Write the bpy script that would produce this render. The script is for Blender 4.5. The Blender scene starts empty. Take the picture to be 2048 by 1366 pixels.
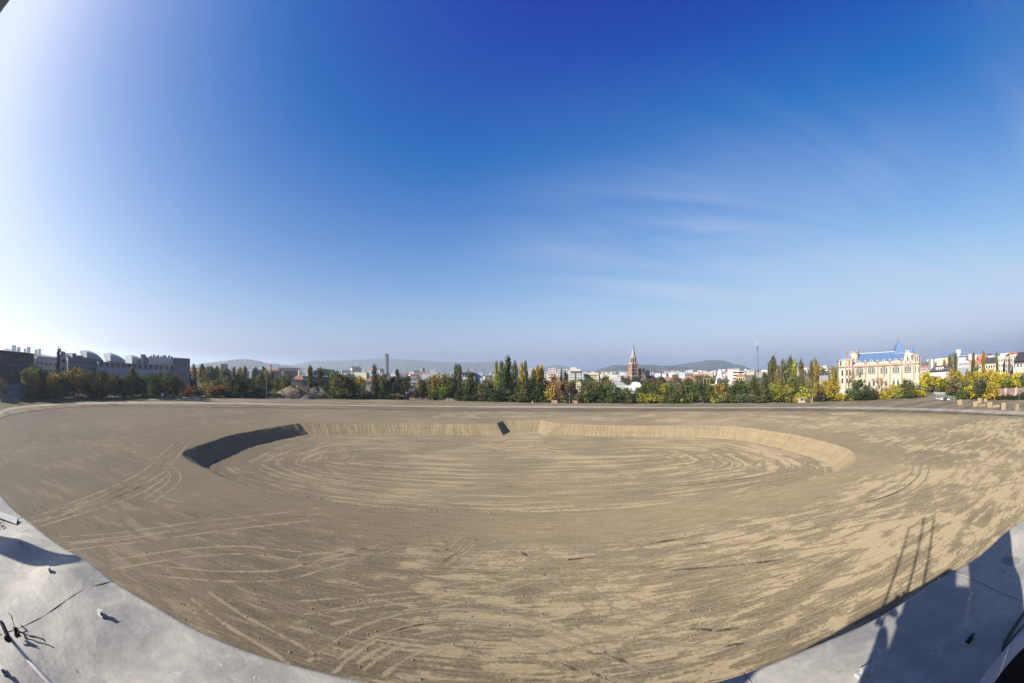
import bpy, math, random
import numpy as np
from mathutils import Vector, Matrix

random.seed(7)
rng = np.random.default_rng(7)
SC = bpy.context.scene
COL = SC.collection
R = math.radians

# ------------------------------------------------------------------ camera, sky, sun, exposure
CAM_Z = 18.0
PITCH = R(4.2)
FPX = 853.0                      # focal length in pixels of a 2048 px wide picture (15 mm fisheye on 36 mm)
cam_d = bpy.data.cameras.new('camera')
cam = bpy.data.objects.new('camera', cam_d); COL.objects.link(cam)
cam_d.type = 'PANO'
cam_d.panorama_type = 'FISHEYE_EQUISOLID'
cam_d.fisheye_lens = 15.0
cam_d.fisheye_fov = R(220)
cam_d.sensor_fit = 'HORIZONTAL'
cam_d.sensor_width = 36.0
cam_d.sensor_height = 24.0
cam_d.lens = 15.0
cam_d.clip_start = 0.02
cam_d.clip_end = 60000
cam.location = (0, 0, CAM_Z)
cam.rotation_euler = (R(90) + PITCH, 0, 0)
SC.camera = cam

SUN_AZ = R(-121.1)               # clockwise from +Y: behind the camera on the left
SUN_EL = R(28.4)
SX, SY = math.sin(SUN_AZ), math.cos(SUN_AZ)
w = bpy.data.worlds.new('World'); SC.world = w; w.use_nodes = True
nt = w.node_tree; nt.nodes.clear()
def wn(t, **kw):
    n = nt.nodes.new(t)
    for k, v in kw.items(): setattr(n, k, v)
    return n
sky = wn('ShaderNodeTexSky', sky_type='NISHITA')
sky.sun_disc = False
sky.sun_elevation = SUN_EL
sky.sun_rotation = SUN_AZ
sky.altitude = 150
sky.air_density = 1.0
sky.dust_density = 2.5
sky.ozone_density = 3.0
# the lens and film give the blue more depth: a straight-line tone per channel over the whole sky
EXPO = 1.6
vmc = wn('ShaderNodeCombineXYZ')
for k, (row, off) in enumerate((((1.60, 0.0, 0.0), -1.40), ((0.12, 1.30, 0.0), -1.12), ((0.40, 0.0, 0.85), 0.72))):
    dt = wn('ShaderNodeVectorMath', operation='DOT_PRODUCT'); nt.links.new(sky.outputs[0], dt.inputs[0]); dt.inputs[1].default_value = row
    ad = wn('ShaderNodeMath', operation='ADD'); nt.links.new(dt.outputs['Value'], ad.inputs[0]); ad.inputs[1].default_value = off; nt.links.new(ad.outputs[0], vmc.inputs[k])
vm = vmc
sp_ = wn('ShaderNodeSeparateXYZ'); nt.links.new(vm.outputs[0], sp_.inputs[0]); vy = wn('ShaderNodeCombineXYZ')
for k, (lo_, hi_) in enumerate(((0.0, 4.4), (0.15, 4.9), (0.5, 6.1))):      # shoulder of the film: bright sky rolls off softly
    m1_ = wn('ShaderNodeMath', operation='SMOOTH_MIN'); nt.links.new(sp_.outputs[k], m1_.inputs[0]); m1_.inputs[1].default_value = hi_; m1_.inputs[2].default_value = 3.0
    m2_ = wn('ShaderNodeMath', operation='SMOOTH_MAX'); nt.links.new(m1_.outputs[0], m2_.inputs[0]); m2_.inputs[1].default_value = lo_; m2_.inputs[2].default_value = 0.05
    nt.links.new(m2_.outputs[0], vy.inputs[k])
# thin cirrus, carried by the direction looked in
tc = wn('ShaderNodeTexCoord')
sep = wn('ShaderNodeSeparateXYZ'); nt.links.new(tc.outputs['Generated'], sep.inputs[0])
def wm(op, a, b=None, c=None, clamp=False):
    n = wn('ShaderNodeMath', operation=op); n.use_clamp = clamp
    for i, v in enumerate((a, b, c)):
        if v is None: continue
        if isinstance(v, (int, float)): n.inputs[i].default_value = v
        else: nt.links.new(v, n.inputs[i])
    return n.outputs[0]
zz = wm('MAXIMUM', sep.outputs[2], 0.04)
px_ = wm('DIVIDE', sep.outputs[0], wm('ADD', zz, 0.10)); py_ = wm('DIVIDE', sep.outputs[1], wm('ADD', zz, 0.10))
cmb = wn('ShaderNodeCombineXYZ'); nt.links.new(px_, cmb.inputs[0]); nt.links.new(py_, cmb.inputs[1])
mp = wn('ShaderNodeMapping'); mp.inputs['Rotation'].default_value = (0, 0, R(28)); mp.inputs['Scale'].default_value = (0.34, 1.15, 1)
mp.inputs['Location'].default_value = (0.65, 0.2, 0)
nt.links.new(cmb.outputs[0], mp.inputs[0])
nz = wn('ShaderNodeTexNoise'); nz.inputs['Scale'].default_value = 1.1; nz.inputs['Detail'].default_value = 7
nz.inputs['Roughness'].default_value = 0.62; nz.inputs['Distortion'].default_value = 0.7
nt.links.new(mp.outputs[0], nz.inputs['Vector'])
nz2 = wn('ShaderNodeTexNoise'); nz2.inputs['Scale'].default_value = 0.35; nz2.inputs['Detail'].default_value = 2
nt.links.new(cmb.outputs[0], nz2.inputs['Vector'])
cl = wm('MULTIPLY', wm('MULTIPLY_ADD', nz.outputs[0], 3.2, -1.12, True), wm('MULTIPLY_ADD', nz2.outputs[0], 4.0, -1.35, True))
right = wm('MULTIPLY_ADD', sep.outputs[0], 1.6, 0.25, True)
low = wm('MULTIPLY_ADD', sep.outputs[2], -2.8, 1.9, True)
cl = wm('MULTIPLY', wm('MULTIPLY', cl, right), wm('MULTIPLY', low, 0.68))
mx = wn('ShaderNodeMixRGB'); mx.inputs[2].default_value = (3.9, 4.4, 5.6, 1)
nt.links.new(cl, mx.inputs[0]); nt.links.new(vy.outputs[0], mx.inputs[1])
bg = wn('ShaderNodeBackground'); bg.inputs[1].default_value = 0.05
nt.links.new(mx.outputs[0], bg.inputs[0])
wo = wn('ShaderNodeOutputWorld'); nt.links.new(bg.outputs[0], wo.inputs[0])

sun_d = bpy.data.lights.new('sun', 'SUN'); sun = bpy.data.objects.new('sun', sun_d); COL.objects.link(sun)
sun_d.energy = 5.0; sun_d.angle = R(0.53); sun_d.color = (1.0, 0.93, 0.82)
sv = Vector((SX*math.cos(SUN_EL), SY*math.cos(SUN_EL), math.sin(SUN_EL)))
sun.rotation_euler = sv.to_track_quat('Z', 'Y').to_euler()
sun.location = (-40, -30, 60)

SC.view_settings.view_transform = 'Standard'
SC.view_settings.look = 'None'
SC.view_settings.gamma = 1.0
SC.view_settings.use_curve_mapping = False
SC.view_settings.exposure = EXPO
SC.render.engine = 'CYCLES'
SC.cycles.use_denoising = True
SC.cycles.max_bounces = 6
SC.cycles.diffuse_bounces = 3
SC.cycles.transparent_max_bounces = 24
SC.cycles.volume_bounces = 1

# ------------------------------------------------------------------ reading the photograph's angles into the place
def D(x, y):
    """unit direction in the world of a point of the 2048 x 1366 photograph"""
    dx, dy = x - 1024.0, y - 683.0
    r = max(math.hypot(dx, dy), 1e-6); t = 2*math.asin(r/2/FPX); s = math.sin(t)
    cx, cy, cz = s*dx/r, -s*dy/r, math.cos(t)
    return Vector((cx, cz*math.cos(PITCH) - cy*math.sin(PITCH), cz*math.sin(PITCH) + cy*math.cos(PITCH)))
def G(x, y, z=0.0):
    v = D(x, y); k = (z - CAM_Z)/v.z
    return Vector((v.x*k, v.y*k, z))
def AT(x, y, dist):
    v = D(x, y); k = dist/math.hypot(v.x, v.y)
    return Vector((v.x*k, v.y*k, CAM_Z + v.z*k))
def ZAT(x, y, dist): return AT(x, y, dist).z
def HORD(p): return math.hypot(p.x, p.y)

# ------------------------------------------------------------------ materials
def M(name):
    m = bpy.data.materials.new(name); m.use_nodes = True; m.node_tree.nodes.clear()
    return m
KALB = 0.43      # overall reflectance of every colour below
class NT:
    def __init__(s, name):
        s.m = M(name); s.t = s.m.node_tree
        s.out = s.t.nodes.new('ShaderNodeOutputMaterial')
    def n(s, t, **kw):
        n = s.t.nodes.new(t)
        for k, v in kw.items(): setattr(n, k, v)
        return n
    def l(s, a, b): s.t.links.new(a, b)
    def setin(s, sock, v):
        if isinstance(v, bpy.types.NodeSocket): s.l(v, sock)
        else:
            if isinstance(v, tuple) and len(v) == 3 and sock.type == 'RGBA': v = v + (1,)
            sock.default_value = v
    def math(s, op, a, b=None, c=None, clamp=False):
        n = s.n('ShaderNodeMath', operation=op); n.use_clamp = clamp
        for i, v in enumerate((a, b, c)):
            if v is not None: s.setin(n.inputs[i], v)
        return n.outputs[0]
    def pos(s): return s.n('ShaderNodeNewGeometry').outputs['Position']
    def obj(s): return s.n('ShaderNodeTexCoord').outputs['Object']
    def uv(s): return s.n('ShaderNodeTexCoord').outputs['UV']
    def mapping(s, v, scale=(1, 1, 1), rot=(0, 0, 0), loc=(0, 0, 0)):
        n = s.n('ShaderNodeMapping'); s.l(v, n.inputs[0])
        n.inputs['Scale'].default_value = scale; n.inputs['Rotation'].default_value = rot; n.inputs['Location'].default_value = loc
        return n.outputs[0]
    def noise(s, v, scale, detail=4, rough=0.55, dist=0.0):
        n = s.n('ShaderNodeTexNoise'); s.l(v, n.inputs['Vector'])
        n.inputs['Scale'].default_value = scale; n.inputs['Detail'].default_value = detail
        n.inputs['Roughness'].default_value = rough; n.inputs['Distortion'].default_value = dist
        return n.outputs[0]
    def ramp(s, v, lo, hi):
        n = s.n('ShaderNodeMapRange'); n.interpolation_type = 'SMOOTHSTEP'
        s.l(v, n.inputs[0]); n.inputs[1].default_value = lo; n.inputs[2].default_value = hi
        return n.outputs[0]
    def mix(s, f, a, b, mode='MIX'):
        n = s.n('ShaderNodeMixRGB', blend_type=mode)
        s.setin(n.inputs[0], f); s.setin(n.inputs[1], a); s.setin(n.inputs[2], b)
        return n.outputs[0]
    def bsdf(s, col, rough=0.8, metal=0.0, spec=0.3, bump=None, bstr=0.3, bdist=0.05, alpha=None, diffrough=0.0):
        b = s.n('ShaderNodeBsdfPrincipled')
        if KALB != 1: col = s.mix(1.0, col, (KALB, KALB, KALB), 'MULTIPLY')
        s.setin(b.inputs['Base Color'], col); s.setin(b.inputs['Roughness'], rough); s.setin(b.inputs['Metallic'], metal)
        s.setin(b.inputs['Specular IOR Level'], spec)
        if 'Diffuse Roughness' in b.inputs: b.inputs['Diffuse Roughness'].default_value = diffrough
        if alpha is not None: s.setin(b.inputs['Alpha'], alpha)
        if bump is not None:
            bn = s.n('ShaderNodeBump'); s.l(bump, bn.inputs['Height'])
            bn.inputs['Strength'].default_value = bstr; bn.inputs['Distance'].default_value = bdist
            s.l(bn.outputs[0], b.inputs['Normal'])
        s.l(b.outputs[0], s.out.inputs[0])
        return s.m

_simple = {}
def mat(name, col, rough=0.7, metal=0.0, var=0.12, scale=0.6, spec=0.3):
    """a plain painted, plastered or metal surface with soft uneven wear"""
    if name in _simple: return _simple[name]
    t = NT(name)
    n1 = t.noise(t.obj(), scale, 5, 0.6); n2 = t.noise(t.obj(), scale*9, 3, 0.6)
    f = t.math('ADD', t.math('MULTIPLY', n1, 0.7), t.math('MULTIPLY', n2, 0.3))
    f = t.ramp(f, 0.35, 0.65)
    a = tuple(max(0, c*(1 - var*1.6)) for c in col); b = tuple(min(1, c*(1 + var)) for c in col)
    t.bsdf(t.mix(f, a, b), rough, metal, spec)
    _simple[name] = t.m
    return t.m
def dirt_stripes(t, p, rot, sx, sy, scale):
    return t.noise(t.mapping(p, (sx, sy, 1), (0, 0, rot)), scale, 6, 0.62)

# bare soil: dark damp skin with pale dry sand showing through in scraped, streaky patches
def soil(name, dark, mid, pale, uvw=0.5, patch=0.0, zone=None, ring=0.0):
    t = NT(name)
    p = t.pos(); u = t.uv()
    big = t.noise(p, 0.018, 3, 0.5); big2 = t.noise(p, 0.055, 4, 0.6, 0.6)
    fine = t.noise(p, 3.2, 5, 0.7); grain = t.noise(p, 0.9, 5, 0.65)
    s1 = dirt_stripes(t, p, R(3), 0.15, 0.55, 1.0); s2 = dirt_stripes(t, p, R(-24), 0.18, 0.5, 1.0)
    s3 = t.noise(t.mapping(u, (0.05, 0.55, 1)), 1.0, 6, 0.66, 0.3)
    patchn = t.mix(uvw, t.mix(t.ramp(big2, 0.42, 0.58), s1, s2), s3)
    f1 = t.noise(t.mapping(p, (0.26, 3.4, 1), (0, 0, R(2))), 1.0, 5, 0.72, 0.2)      # scraped lines a blade wide
    f2 = t.noise(t.mapping(p, (0.20, 2.6, 1), (0, 0, R(-36))), 1.0, 5, 0.7)
    f3 = t.noise(t.mapping(p, (0.20, 2.4, 1), (0, 0, R(52))), 1.0, 5, 0.7)
    f4 = t.noise(t.mapping(u, (0.08, 1.5, 1)), 1.0, 5, 0.66, 0.15)
    dirn = t.noise(p, 0.06, 3, 0.5)
    fl_ = t.mix(t.ramp(dirn, 0.40, 0.47), f2, t.mix(t.ramp(dirn, 0.53, 0.60), f1, f3)); fl_ = t.mix(0.45, fl_, f1); fl_ = t.mix(uvw*0.8, fl_, f4)
    comb = t.math('ADD', t.math('MULTIPLY', patchn, 0.60), t.math('MULTIPLY', fl_, 0.24))
    comb = t.math('ADD', comb, t.math('ADD', t.math('MULTIPLY', grain, 0.10), t.math('MULTIPLY', fine, 0.08)))
    comb = t.math('ADD', comb, t.math('MULTIPLY_ADD', big2, 0.34, -0.17 + patch))
    if zone is not None: comb = t.math('ADD', comb, zone(t, p))
    if zone is not None:      # the ground just outside the pit has been bladed smooth
        sv_ = t.n('ShaderNodeSeparateXYZ'); t.l(u, sv_.inputs[0])
        band = t.math('MULTIPLY', t.ramp(t.math('ADD', sv_.outputs[1], t.math('MULTIPLY_ADD', grain, 6.0, -3.0)), 15.0, 8.0), 0.85)
        comb = t.mix(band, comb, t.math('MULTIPLY_ADD', comb, 0.16, 0.435))
    if ring:
        su = t.n('ShaderNodeSeparateXYZ'); t.l(u, su.inputs[0])
        rn_ = t.noise(t.mapping(u, (0.012, 0.62, 1)), 1.0, 5, 0.7, 0.1)
        comb = t.math('ADD', comb, t.math('MULTIPLY', t.ramp(rn_, 0.50, 0.60), ring))
    tone = t.ramp(t.math('ADD', t.math('MULTIPLY', comb, 0.66), t.math('MULTIPLY', big, 0.34)), 0.44, 0.55)
    col = t.mix(tone, dark, mid)
    ol = t.noise(t.mapping(p, (0.35, 1, 1)), 0.075, 5, 0.65)
    col = t.mix(t.math('MULTIPLY', t.ramp(ol, 0.49, 0.63), 0.65), col, (dark[0]*1.02, dark[1]*1.06, dark[2]*1.18))
    pm = t.ramp(comb, 0.532, 0.562)
    col = t.mix(t.math('MULTIPLY', pm, 0.85), col, pale)
    col = t.mix(0.35, col, t.mix(t.ramp(t.math('ADD', t.math('MULTIPLY', f1, 0.5), t.math('MULTIPLY', fine, 0.5)), 0.38, 0.62), tuple(v*0.80 for v in dark), tuple(v*1.05 for v in pale)))
    h = t.math('ADD', t.math('MULTIPLY', comb, 0.6), t.math('ADD', t.math('MULTIPLY', fine, 0.30), t.math('MULTIPLY', f1, 0.2)))
    return t, col, h
def dry_zone(t, p):
    """the dry sand skin is thickest in front of the stand and thins out to the left"""
    s = t.n('ShaderNodeSeparateXYZ'); t.l(p, s.inputs[0])
    near = t.ramp(s.outputs[1], 52.0, 22.0)
    rt = t.ramp(s.outputs[0], -22.0, 12.0)
    return t.math('ADD', t.math('MULTIPLY', t.math('MULTIPLY', near, rt), 0.034), t.math('MULTIPLY_ADD', rt, 0.016, -0.012))
t, col, h = soil('bare_soil', (0.135, 0.108, 0.067), (0.270, 0.211, 0.125), (0.44, 0.352, 0.220), 0.10, 0.0, dry_zone)
sx_ = t.n('ShaderNodeSeparateXYZ'); t.l(t.pos(), sx_.inputs[0])
col = t.mix(t.math('MULTIPLY', t.ramp(sx_.outputs[0], 0.0, -90.0), 0.45), col, (0.255, 0.194, 0.116))
soil_floor_t, c2, h2 = soil('pit_floor_soil', (0.165, 0.130, 0.080), (0.265, 0.206, 0.122), (0.46, 0.365, 0.222), 0.9, -0.012, None, 0.085)
M_FLOOR = soil_floor_t.bsdf(c2, 0.95, bump=h2, bstr=0.5, bdist=0.25, diffrough=0.6)
# beyond the field the same sheet turns into rough, half grown over ground
p = t.pos()
gn = t.noise(p, 0.012, 5, 0.6); gn2 = t.noise(p, 0.15, 5, 0.65)
veg = t.mix(t.ramp(gn2, 0.35, 0.65), (0.10, 0.095, 0.055), (0.075, 0.085, 0.038))
veg = t.mix(t.ramp(gn, 0.45, 0.6), veg, (0.20, 0.175, 0.135))
uvs = t.n('ShaderNodeSeparateXYZ'); t.l(t.uv(), uvs.inputs[0])
cyl = t.n('ShaderNodeSeparateXYZ'); t.l(p, cyl.inputs[0])
att = t.n('ShaderNodeAttribute'); att.attribute_name = 'outside'
col = t.mix(att.outputs['Fac'], col, veg)
M_GROUND = t.bsdf(col, 0.95, bump=h, bstr=0.30, bdist=0.14, diffrough=0.6)

t = NT('cut_soil_slope')
p = t.uv()
st = t.noise(t.mapping(p, (1.7, 0.16, 1)), 1.0, 6, 0.7, 0.5)
st2 = t.noise(t.mapping(p, (0.25, 0.25, 1)), 1.0, 4, 0.6)
st3 = t.noise(t.mapping(p, (0.05, 1.2, 1)), 1.0, 3, 0.6)
c = t.mix(t.ramp(st, 0.30, 0.70), (0.255, 0.20, 0.115), (0.42, 0.335, 0.20))
c = t.mix(t.math('MULTIPLY', t.ramp(st2, 0.42, 0.62), 0.6), c, (0.38, 0.30, 0.18))
c = t.mix(t.math('MULTIPLY', t.ramp(st3, 0.5, 0.62), 0.35), c, (0.25, 0.18, 0.105))
M_SLOPE = t.bsdf(c, 0.95, bump=t.math('ADD', st, t.math('MULTIPLY', st2, 0.5)), bstr=0.7, bdist=0.35, diffrough=0.5)

def rough_sheet(name, a, b, sc=0.5, al=None, sx=1, sy=1):
    t = NT(name); p = t.pos()
    n1 = t.noise(t.mapping(p, (sx, sy, 1)), sc, 6, 0.65); n2 = t.noise(p, sc*6, 4, 0.6)
    f = t.ramp(t.math('ADD', t.math('MULTIPLY', n1, 0.7), t.math('MULTIPLY', n2, 0.3)), 0.38, 0.62)
    alpha = None
    if al is not None: alpha = t.ramp(t.noise(p, al[0], 5, 0.65), al[1], al[2])
    t.bsdf(t.mix(f, a, b), 0.95, alpha=alpha, bump=n2, bstr=0.3, bdist=0.1)
    return t.m
M_VERGE = rough_sheet('packed_dirt', (0.12, 0.09, 0.06), (0.27, 0.205, 0.125), 0.22, sx=0.2)
M_GRAVEL = rough_sheet('pale_gravel', (0.34, 0.305, 0.24), (0.58, 0.53, 0.44), 0.35, al=(0.5, 0.30, 0.42), sx=0.2)
M_GREYV = rough_sheet('grey_scrub_ground', (0.15, 0.13, 0.075), (0.34, 0.27, 0.18), 0.12, sx=0.25)
M_LAWN = rough_sheet('rough_lawn', (0.06, 0.07, 0.025), (0.12, 0.125, 0.045), 0.2)
M_ASPH = rough_sheet('old_asphalt', (0.07, 0.07, 0.075), (0.12, 0.118, 0.115), 0.3)
M_HEAP = rough_sheet('dug_earth', (0.19, 0.155, 0.11), (0.30, 0.255, 0.19), 0.35)
M_HEAPD = rough_sheet('grey_chippings', (0.10, 0.10, 0.11), (0.17, 0.165, 0.17), 0.5)
M_ORANGE = rough_sheet('orange_sand', (0.52, 0.32, 0.10), (0.62, 0.40, 0.15), 0.8)

t = NT('tyre_marked_sand'); p = t.pos(); u = t.uv()
tn = t.noise(p, 0.35, 5, 0.7); t2 = t.noise(p, 2.5, 4, 0.65)
sepu = t.n('ShaderNodeSeparateXYZ'); t.l(u, sepu.inputs[0])
edge = t.math('MULTIPLY', t.math('ABSOLUTE', t.math('SUBTRACT', sepu.outputs[1], 0.5)), 1.0)
al = t.math('SUBTRACT', t.math('ADD', t.math('MULTIPLY', tn, 0.6), t.math('MULTIPLY', t2, 0.4)), t.math('MULTIPLY', edge, 0.22))
al = t.math('MULTIPLY', t.ramp(al, 0.35, 0.50), 0.75)
tread = t.math('SINE', t.math('MULTIPLY', sepu.outputs[0], 22.0))
cc = t.mix(t.math('MULTIPLY', t.ramp(tread, -0.2, 0.8), 0.22), (0.47, 0.38, 0.25), (0.30, 0.235, 0.145))
M_TRACK = t.bsdf(cc, 0.95, alpha=al)

# ------------------------------------------------------------------ mesh helpers
def link(name, me, m=None, parent=None, loc=None):
    o = bpy.data.objects.new(name, me); COL.objects.link(o)
    if m is not None and me is not None:
        for mm in (m if isinstance(m, (list, tuple)) else [m]): me.materials.append(mm)
    if parent is not None: o.parent = parent
    if loc is not None: o.location = loc
    return o
def tag(o, label=None, cat=None, group=None, kind=None):
    if label: o['label'] = label
    if cat: o['category'] = cat
    if group: o['group'] = group
    if kind: o['kind'] = kind
    return o
def empty(name, loc=(0, 0, 0), rz=0.0):
    o = bpy.data.objects.new(name, None); COL.objects.link(o)
    o.location = loc; o.rotation_euler = (0, 0, rz); o.empty_display_size = 0.5
    return o
class MB:
    """collects simple solids into one mesh"""
    def __init__(s): s.v = []; s.f = []; s.mi = []
    def add(s, vs, fs, mi=0):
        o = len(s.v); s.v += [tuple(v) for v in vs]; s.f += [tuple(i + o for i in f) for f in fs]; s.mi += [mi]*len(fs); return s
    def box(s, x0, x1, y0, y1, z0, z1, mi=0):
        vs = [(x0,y0,z0),(x1,y0,z0),(x1,y1,z0),(x0,y1,z0),(x0,y0,z1),(x1,y0,z1),(x1,y1,z1),(x0,y1,z1)]
        return s.add(vs, [(3,2,1,0),(4,5,6,7),(0,1,5,4),(1,2,6,5),(2,3,7,6),(3,0,4,7)], mi)
    def prism(s, pts, z0, z1, mi=0, top=None):
        n = len(pts); tp = top or pts
        vs = [(x, y, z0) for x, y in pts] + [(x, y, z1) for x, y in tp]
        fs = [tuple(reversed(range(n))), tuple(range(n, 2*n))] + [(i, (i+1) % n, n + (i+1) % n, n + i) for i in range(n)]
        return s.add(vs, fs, mi)
    def face_prism(s, pts, y0, y1, mi=0):
        """outline in x,z pushed from y0 back to y1"""
        n = len(pts)
        vs = [(x, y0, z) for x, z in pts] + [(x, y1, z) for x, z in pts]
        fs = [tuple(range(n)), tuple(reversed(range(n, 2*n)))] + [((i+1) % n, i, n + i, n + (i+1) % n) for i in range(n)]
        return s.add(vs, fs, mi)
    def cyl(s, x, y, z0, z1, r0, r1=None, n=12, mi=0):
        r1 = r0 if r1 is None else r1
        a = [(x + r0*math.cos(2*math.pi*i/n), y + r0*math.sin(2*math.pi*i/n)) for i in range(n)]
        b = [(x + r1*math.cos(2*math.pi*i/n), y + r1*math.sin(2*math.pi*i/n)) for i in range(n)]
        return s.prism(a, z0, z1, mi, b)
    def tube(s, pts, r, n=6, mi=0, rr=None):
        pts = [Vector(p) for p in pts]; vs = []; k = len(pts)
        for i, p in enumerate(pts):
            d = (pts[min(i+1, k-1)] - pts[max(i-1, 0)]).normalized()
            a = d.orthogonal().normalized() if abs(d.z) < 0.95 else Vector((1, 0, 0)).cross(d).normalized()
            if abs(d.z) < 0.95: a = Vector((0, 0, 1)).cross(d).normalized()
            b = d.cross(a); q = rr[i] if rr else r
            vs += [tuple(p + a*q*math.cos(2*math.pi*j/n) + b*q*math.sin(2*math.pi*j/n)) for j in range(n)]
        fs = [(i*n + j, i*n + (j+1) % n, (i+1)*n + (j+1) % n, (i+1)*n + j) for i in range(k-1) for j in range(n)]
        fs += [tuple(reversed(range(n))), tuple(range((k-1)*n, k*n))]
        return s.add(vs, fs, mi)
    def gable(s, x0, x1, y0, y1, z0, z1, hip=0.0, over=0.3, mi=0, axis='x'):
        """ridge roof; hip = how far the ridge ends are drawn in"""
        x0 -= over; x1 += over; y0 -= over; y1 += over
        if axis == 'x':
            ym = (y0+y1)/2; vs = [(x0,y0,z0),(x1,y0,z0),(x1,y1,z0),(x0,y1,z0),(x0+hip,ym,z1),(x1-hip,ym,z1)]
            return s.add(vs, [(3,2,1,0),(0,1,5,4),(2,3,4,5),(1,2,5),(3,0,4)], mi)
        xm = (x0+x1)/2; vs = [(x0,y0,z0),(x1,y0,z0),(x1,y1,z0),(x0,y1,z0),(xm,y0+hip,z1),(xm,y1-hip,z1)]
        return s.add(vs, [(3,2,1,0),(1,2,5,4),(3,0,4,5),(0,1,4),(2,3,5)], mi)
    def mesh(s, name, smooth=False):
        me = bpy.data.meshes.new(name); me.from_pydata(s.v, [], s.f)
        if any(s.mi): me.polygons.foreach_set('material_index', s.mi)
        if smooth: me.polygons.foreach_set('use_smooth', [True]*len(s.f))
        me.update(); return me
    def build(s, name, m, parent=None, loc=None, smooth=False): return link(name, s.mesh(name, smooth), m, parent, loc)

def quads(name, P, F, m, uv=None, smooth=True, parent=None, attr=None):
    me = bpy.data.meshes.new(name)
    P = np.asarray(P, dtype=np.float32); F = np.asarray(F, dtype=np.int32)
    n, k = F.shape
    me.vertices.add(len(P)); me.vertices.foreach_set('co', P.ravel())
    me.loops.add(n*k); me.loops.foreach_set('vertex_index', F.ravel())
    me.polygons.add(n); me.polygons.foreach_set('loop_start', np.arange(0, n*k, k, dtype=np.int32))
    me.polygons.foreach_set('loop_total', np.full(n, k, dtype=np.int32))
    me.polygons.foreach_set('use_smooth', np.full(n, smooth))
    me.update(calc_edges=True)
    if uv is not None:
        ul = me.uv_layers.new(name='UVMap'); U = np.asarray(uv, dtype=np.float32)[F.ravel()]
        ul.data.foreach_set('uv', U.ravel())
    if attr is not None:
        a = me.attributes.new(attr[0], 'FLOAT', 'POINT'); a.data.foreach_set('value', np.asarray(attr[1], dtype=np.float32))
    me.validate()
    return link(name, me, m, parent)
def catmull(pts, n):
    pts = [np.array(p, float) for p in pts]; out = []
    for i in range(len(pts)-1):
        p0 = pts[max(i-1, 0)]; p1 = pts[i]; p2 = pts[i+1]; p3 = pts[min(i+2, len(pts)-1)]
        for k in range(n):
            t = k/n
            out.append(0.5*((2*p1) + (-p0+p2)*t + (2*p0-5*p1+4*p2-p3)*t*t + (-p0+3*p1-3*p2+p3)*t**3))
    out.append(pts[-1]); return out
def strip(name, A, B, m, z, n=8, parent=None):
    """sheet between two lines read in the photograph"""
    a = [G(*p) for p in catmull(A, n)]; b = [G(*p) for p in catmull(B, n)]
    P = [(v.x, v.y, z) for v in a] + [(v.x, v.y, z) for v in b]; k = len(a)
    F = [(i, i+1, k+i+1, k+i) for i in range(k-1)]
    return quads(name, P, F, m, smooth=False, parent=parent)

# ------------------------------------------------------------------ the ground and the pit dug into it
DEP = -3.3
pairs = []        # rim x,y  toe x,y, clockwise from the near left corner
def pr(r, t_): pairs.append((r[0], r[1], t_[0], t_[1]))
pr((-40, 53.6), (-38, 58.6)); pr((-48, 56.2), (-45, 60.8)); pr((-55, 58.6), (-51.5, 63)); pr((-61, 60.4), (-57.5, 66)); pr((-66.5, 64), (-62.6, 68.6))
pr((-69.8, 70.5), (-65.6, 73.5)); pr((-72.6, 83), (-68.2, 84)); pr((-74.4, 96), (-69.9, 96.4)); pr((-74.4, 108), (-69.9, 108)); pr((-73, 120), (-68.6, 119))
pr((-71.2, 129.6), (-66.8, 126.8)); pr((-65.3, 133.6), (-61.5, 128.2)); pr((-55.9, 138.6), (-52.4, 132.2)); pr((-39.3, 145.4), (-37.0, 136.8)); pr((-21.8, 148.6), (-20.6, 140.6))
pr((-9.6, 150.0), (-7.4, 142.4)); pr((-5.4, 150.4), (-3.0, 143.0)); pr((-3.4, 160.0), (-1.2, 152.4)); pr((10.8, 161.0), (9.2, 152.4)); pr((16.0, 150.3), (11.0, 141.6)); pr((18.4, 148.6), (16.2, 140.8))
pr((26, 144.6), (24.5, 138.6)); pr((38, 139.4), (36.6, 134.6)); pr((53.6, 132.2), (51.4, 127.4)); pr((64.3, 126.4), (61.4, 120.8)); pr((70.6, 119.6), (66.6, 114.4))
pr((74.0, 108), (69.2, 105.4)); pr((75.2, 96), (70.2, 95)); pr((75.0, 84), (70.0, 83.6)); pr((73.6, 73), (68.9, 73.2)); pr((70.6, 64), (66.6, 66.8)); pr((65.5, 57.6), (62, 62)); pr((58, 54.4), (56, 59.4))
pr((48, 53.2), (47, 58.4)); pr((30, 52.4), (29.5, 57.6)); pr((10, 52.5), (10, 57.6)); pr((-10, 52.4), (-10, 57.4)); pr((-27, 52.4), (-27, 57.4))
pa = np.array(pairs + [pairs[0]])
# resample evenly along the rim, with a ragged dug edge
seg = np.hypot(np.diff(pa[:, 0]), np.diff(pa[:, 1])); L = np.concatenate([[0], np.cumsum(seg)])
NR = 620; s_ = np.linspace(0, L[-1], NR, endpoint=False)
RT = np.stack([np.interp(s_, L, pa[:, i]) for i in range(4)], 1)
def smooth_ring(a, k):
    out = np.zeros_like(a)
    for j in range(-k, k+1): out += np.roll(a, j, axis=0)
    return out/(2*k+1)
near_notch = np.abs(RT[:, 0] - 3) < 15
near_notch &= RT[:, 1] > 130
corner = (np.hypot(RT[:, 0]+71, RT[:, 1]-129.6) < 7)
sm = smooth_ring(smooth_ring(RT, 4), 3)
RT = np.where((near_notch | corner)[:, None], RT, sm)
rag = smooth_ring(rng.normal(size=(NR, 1)), 1)*0.30 + smooth_ring(rng.normal(size=(NR, 1)), 6)*0.7
cen = np.array([0, 98.0])
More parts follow.
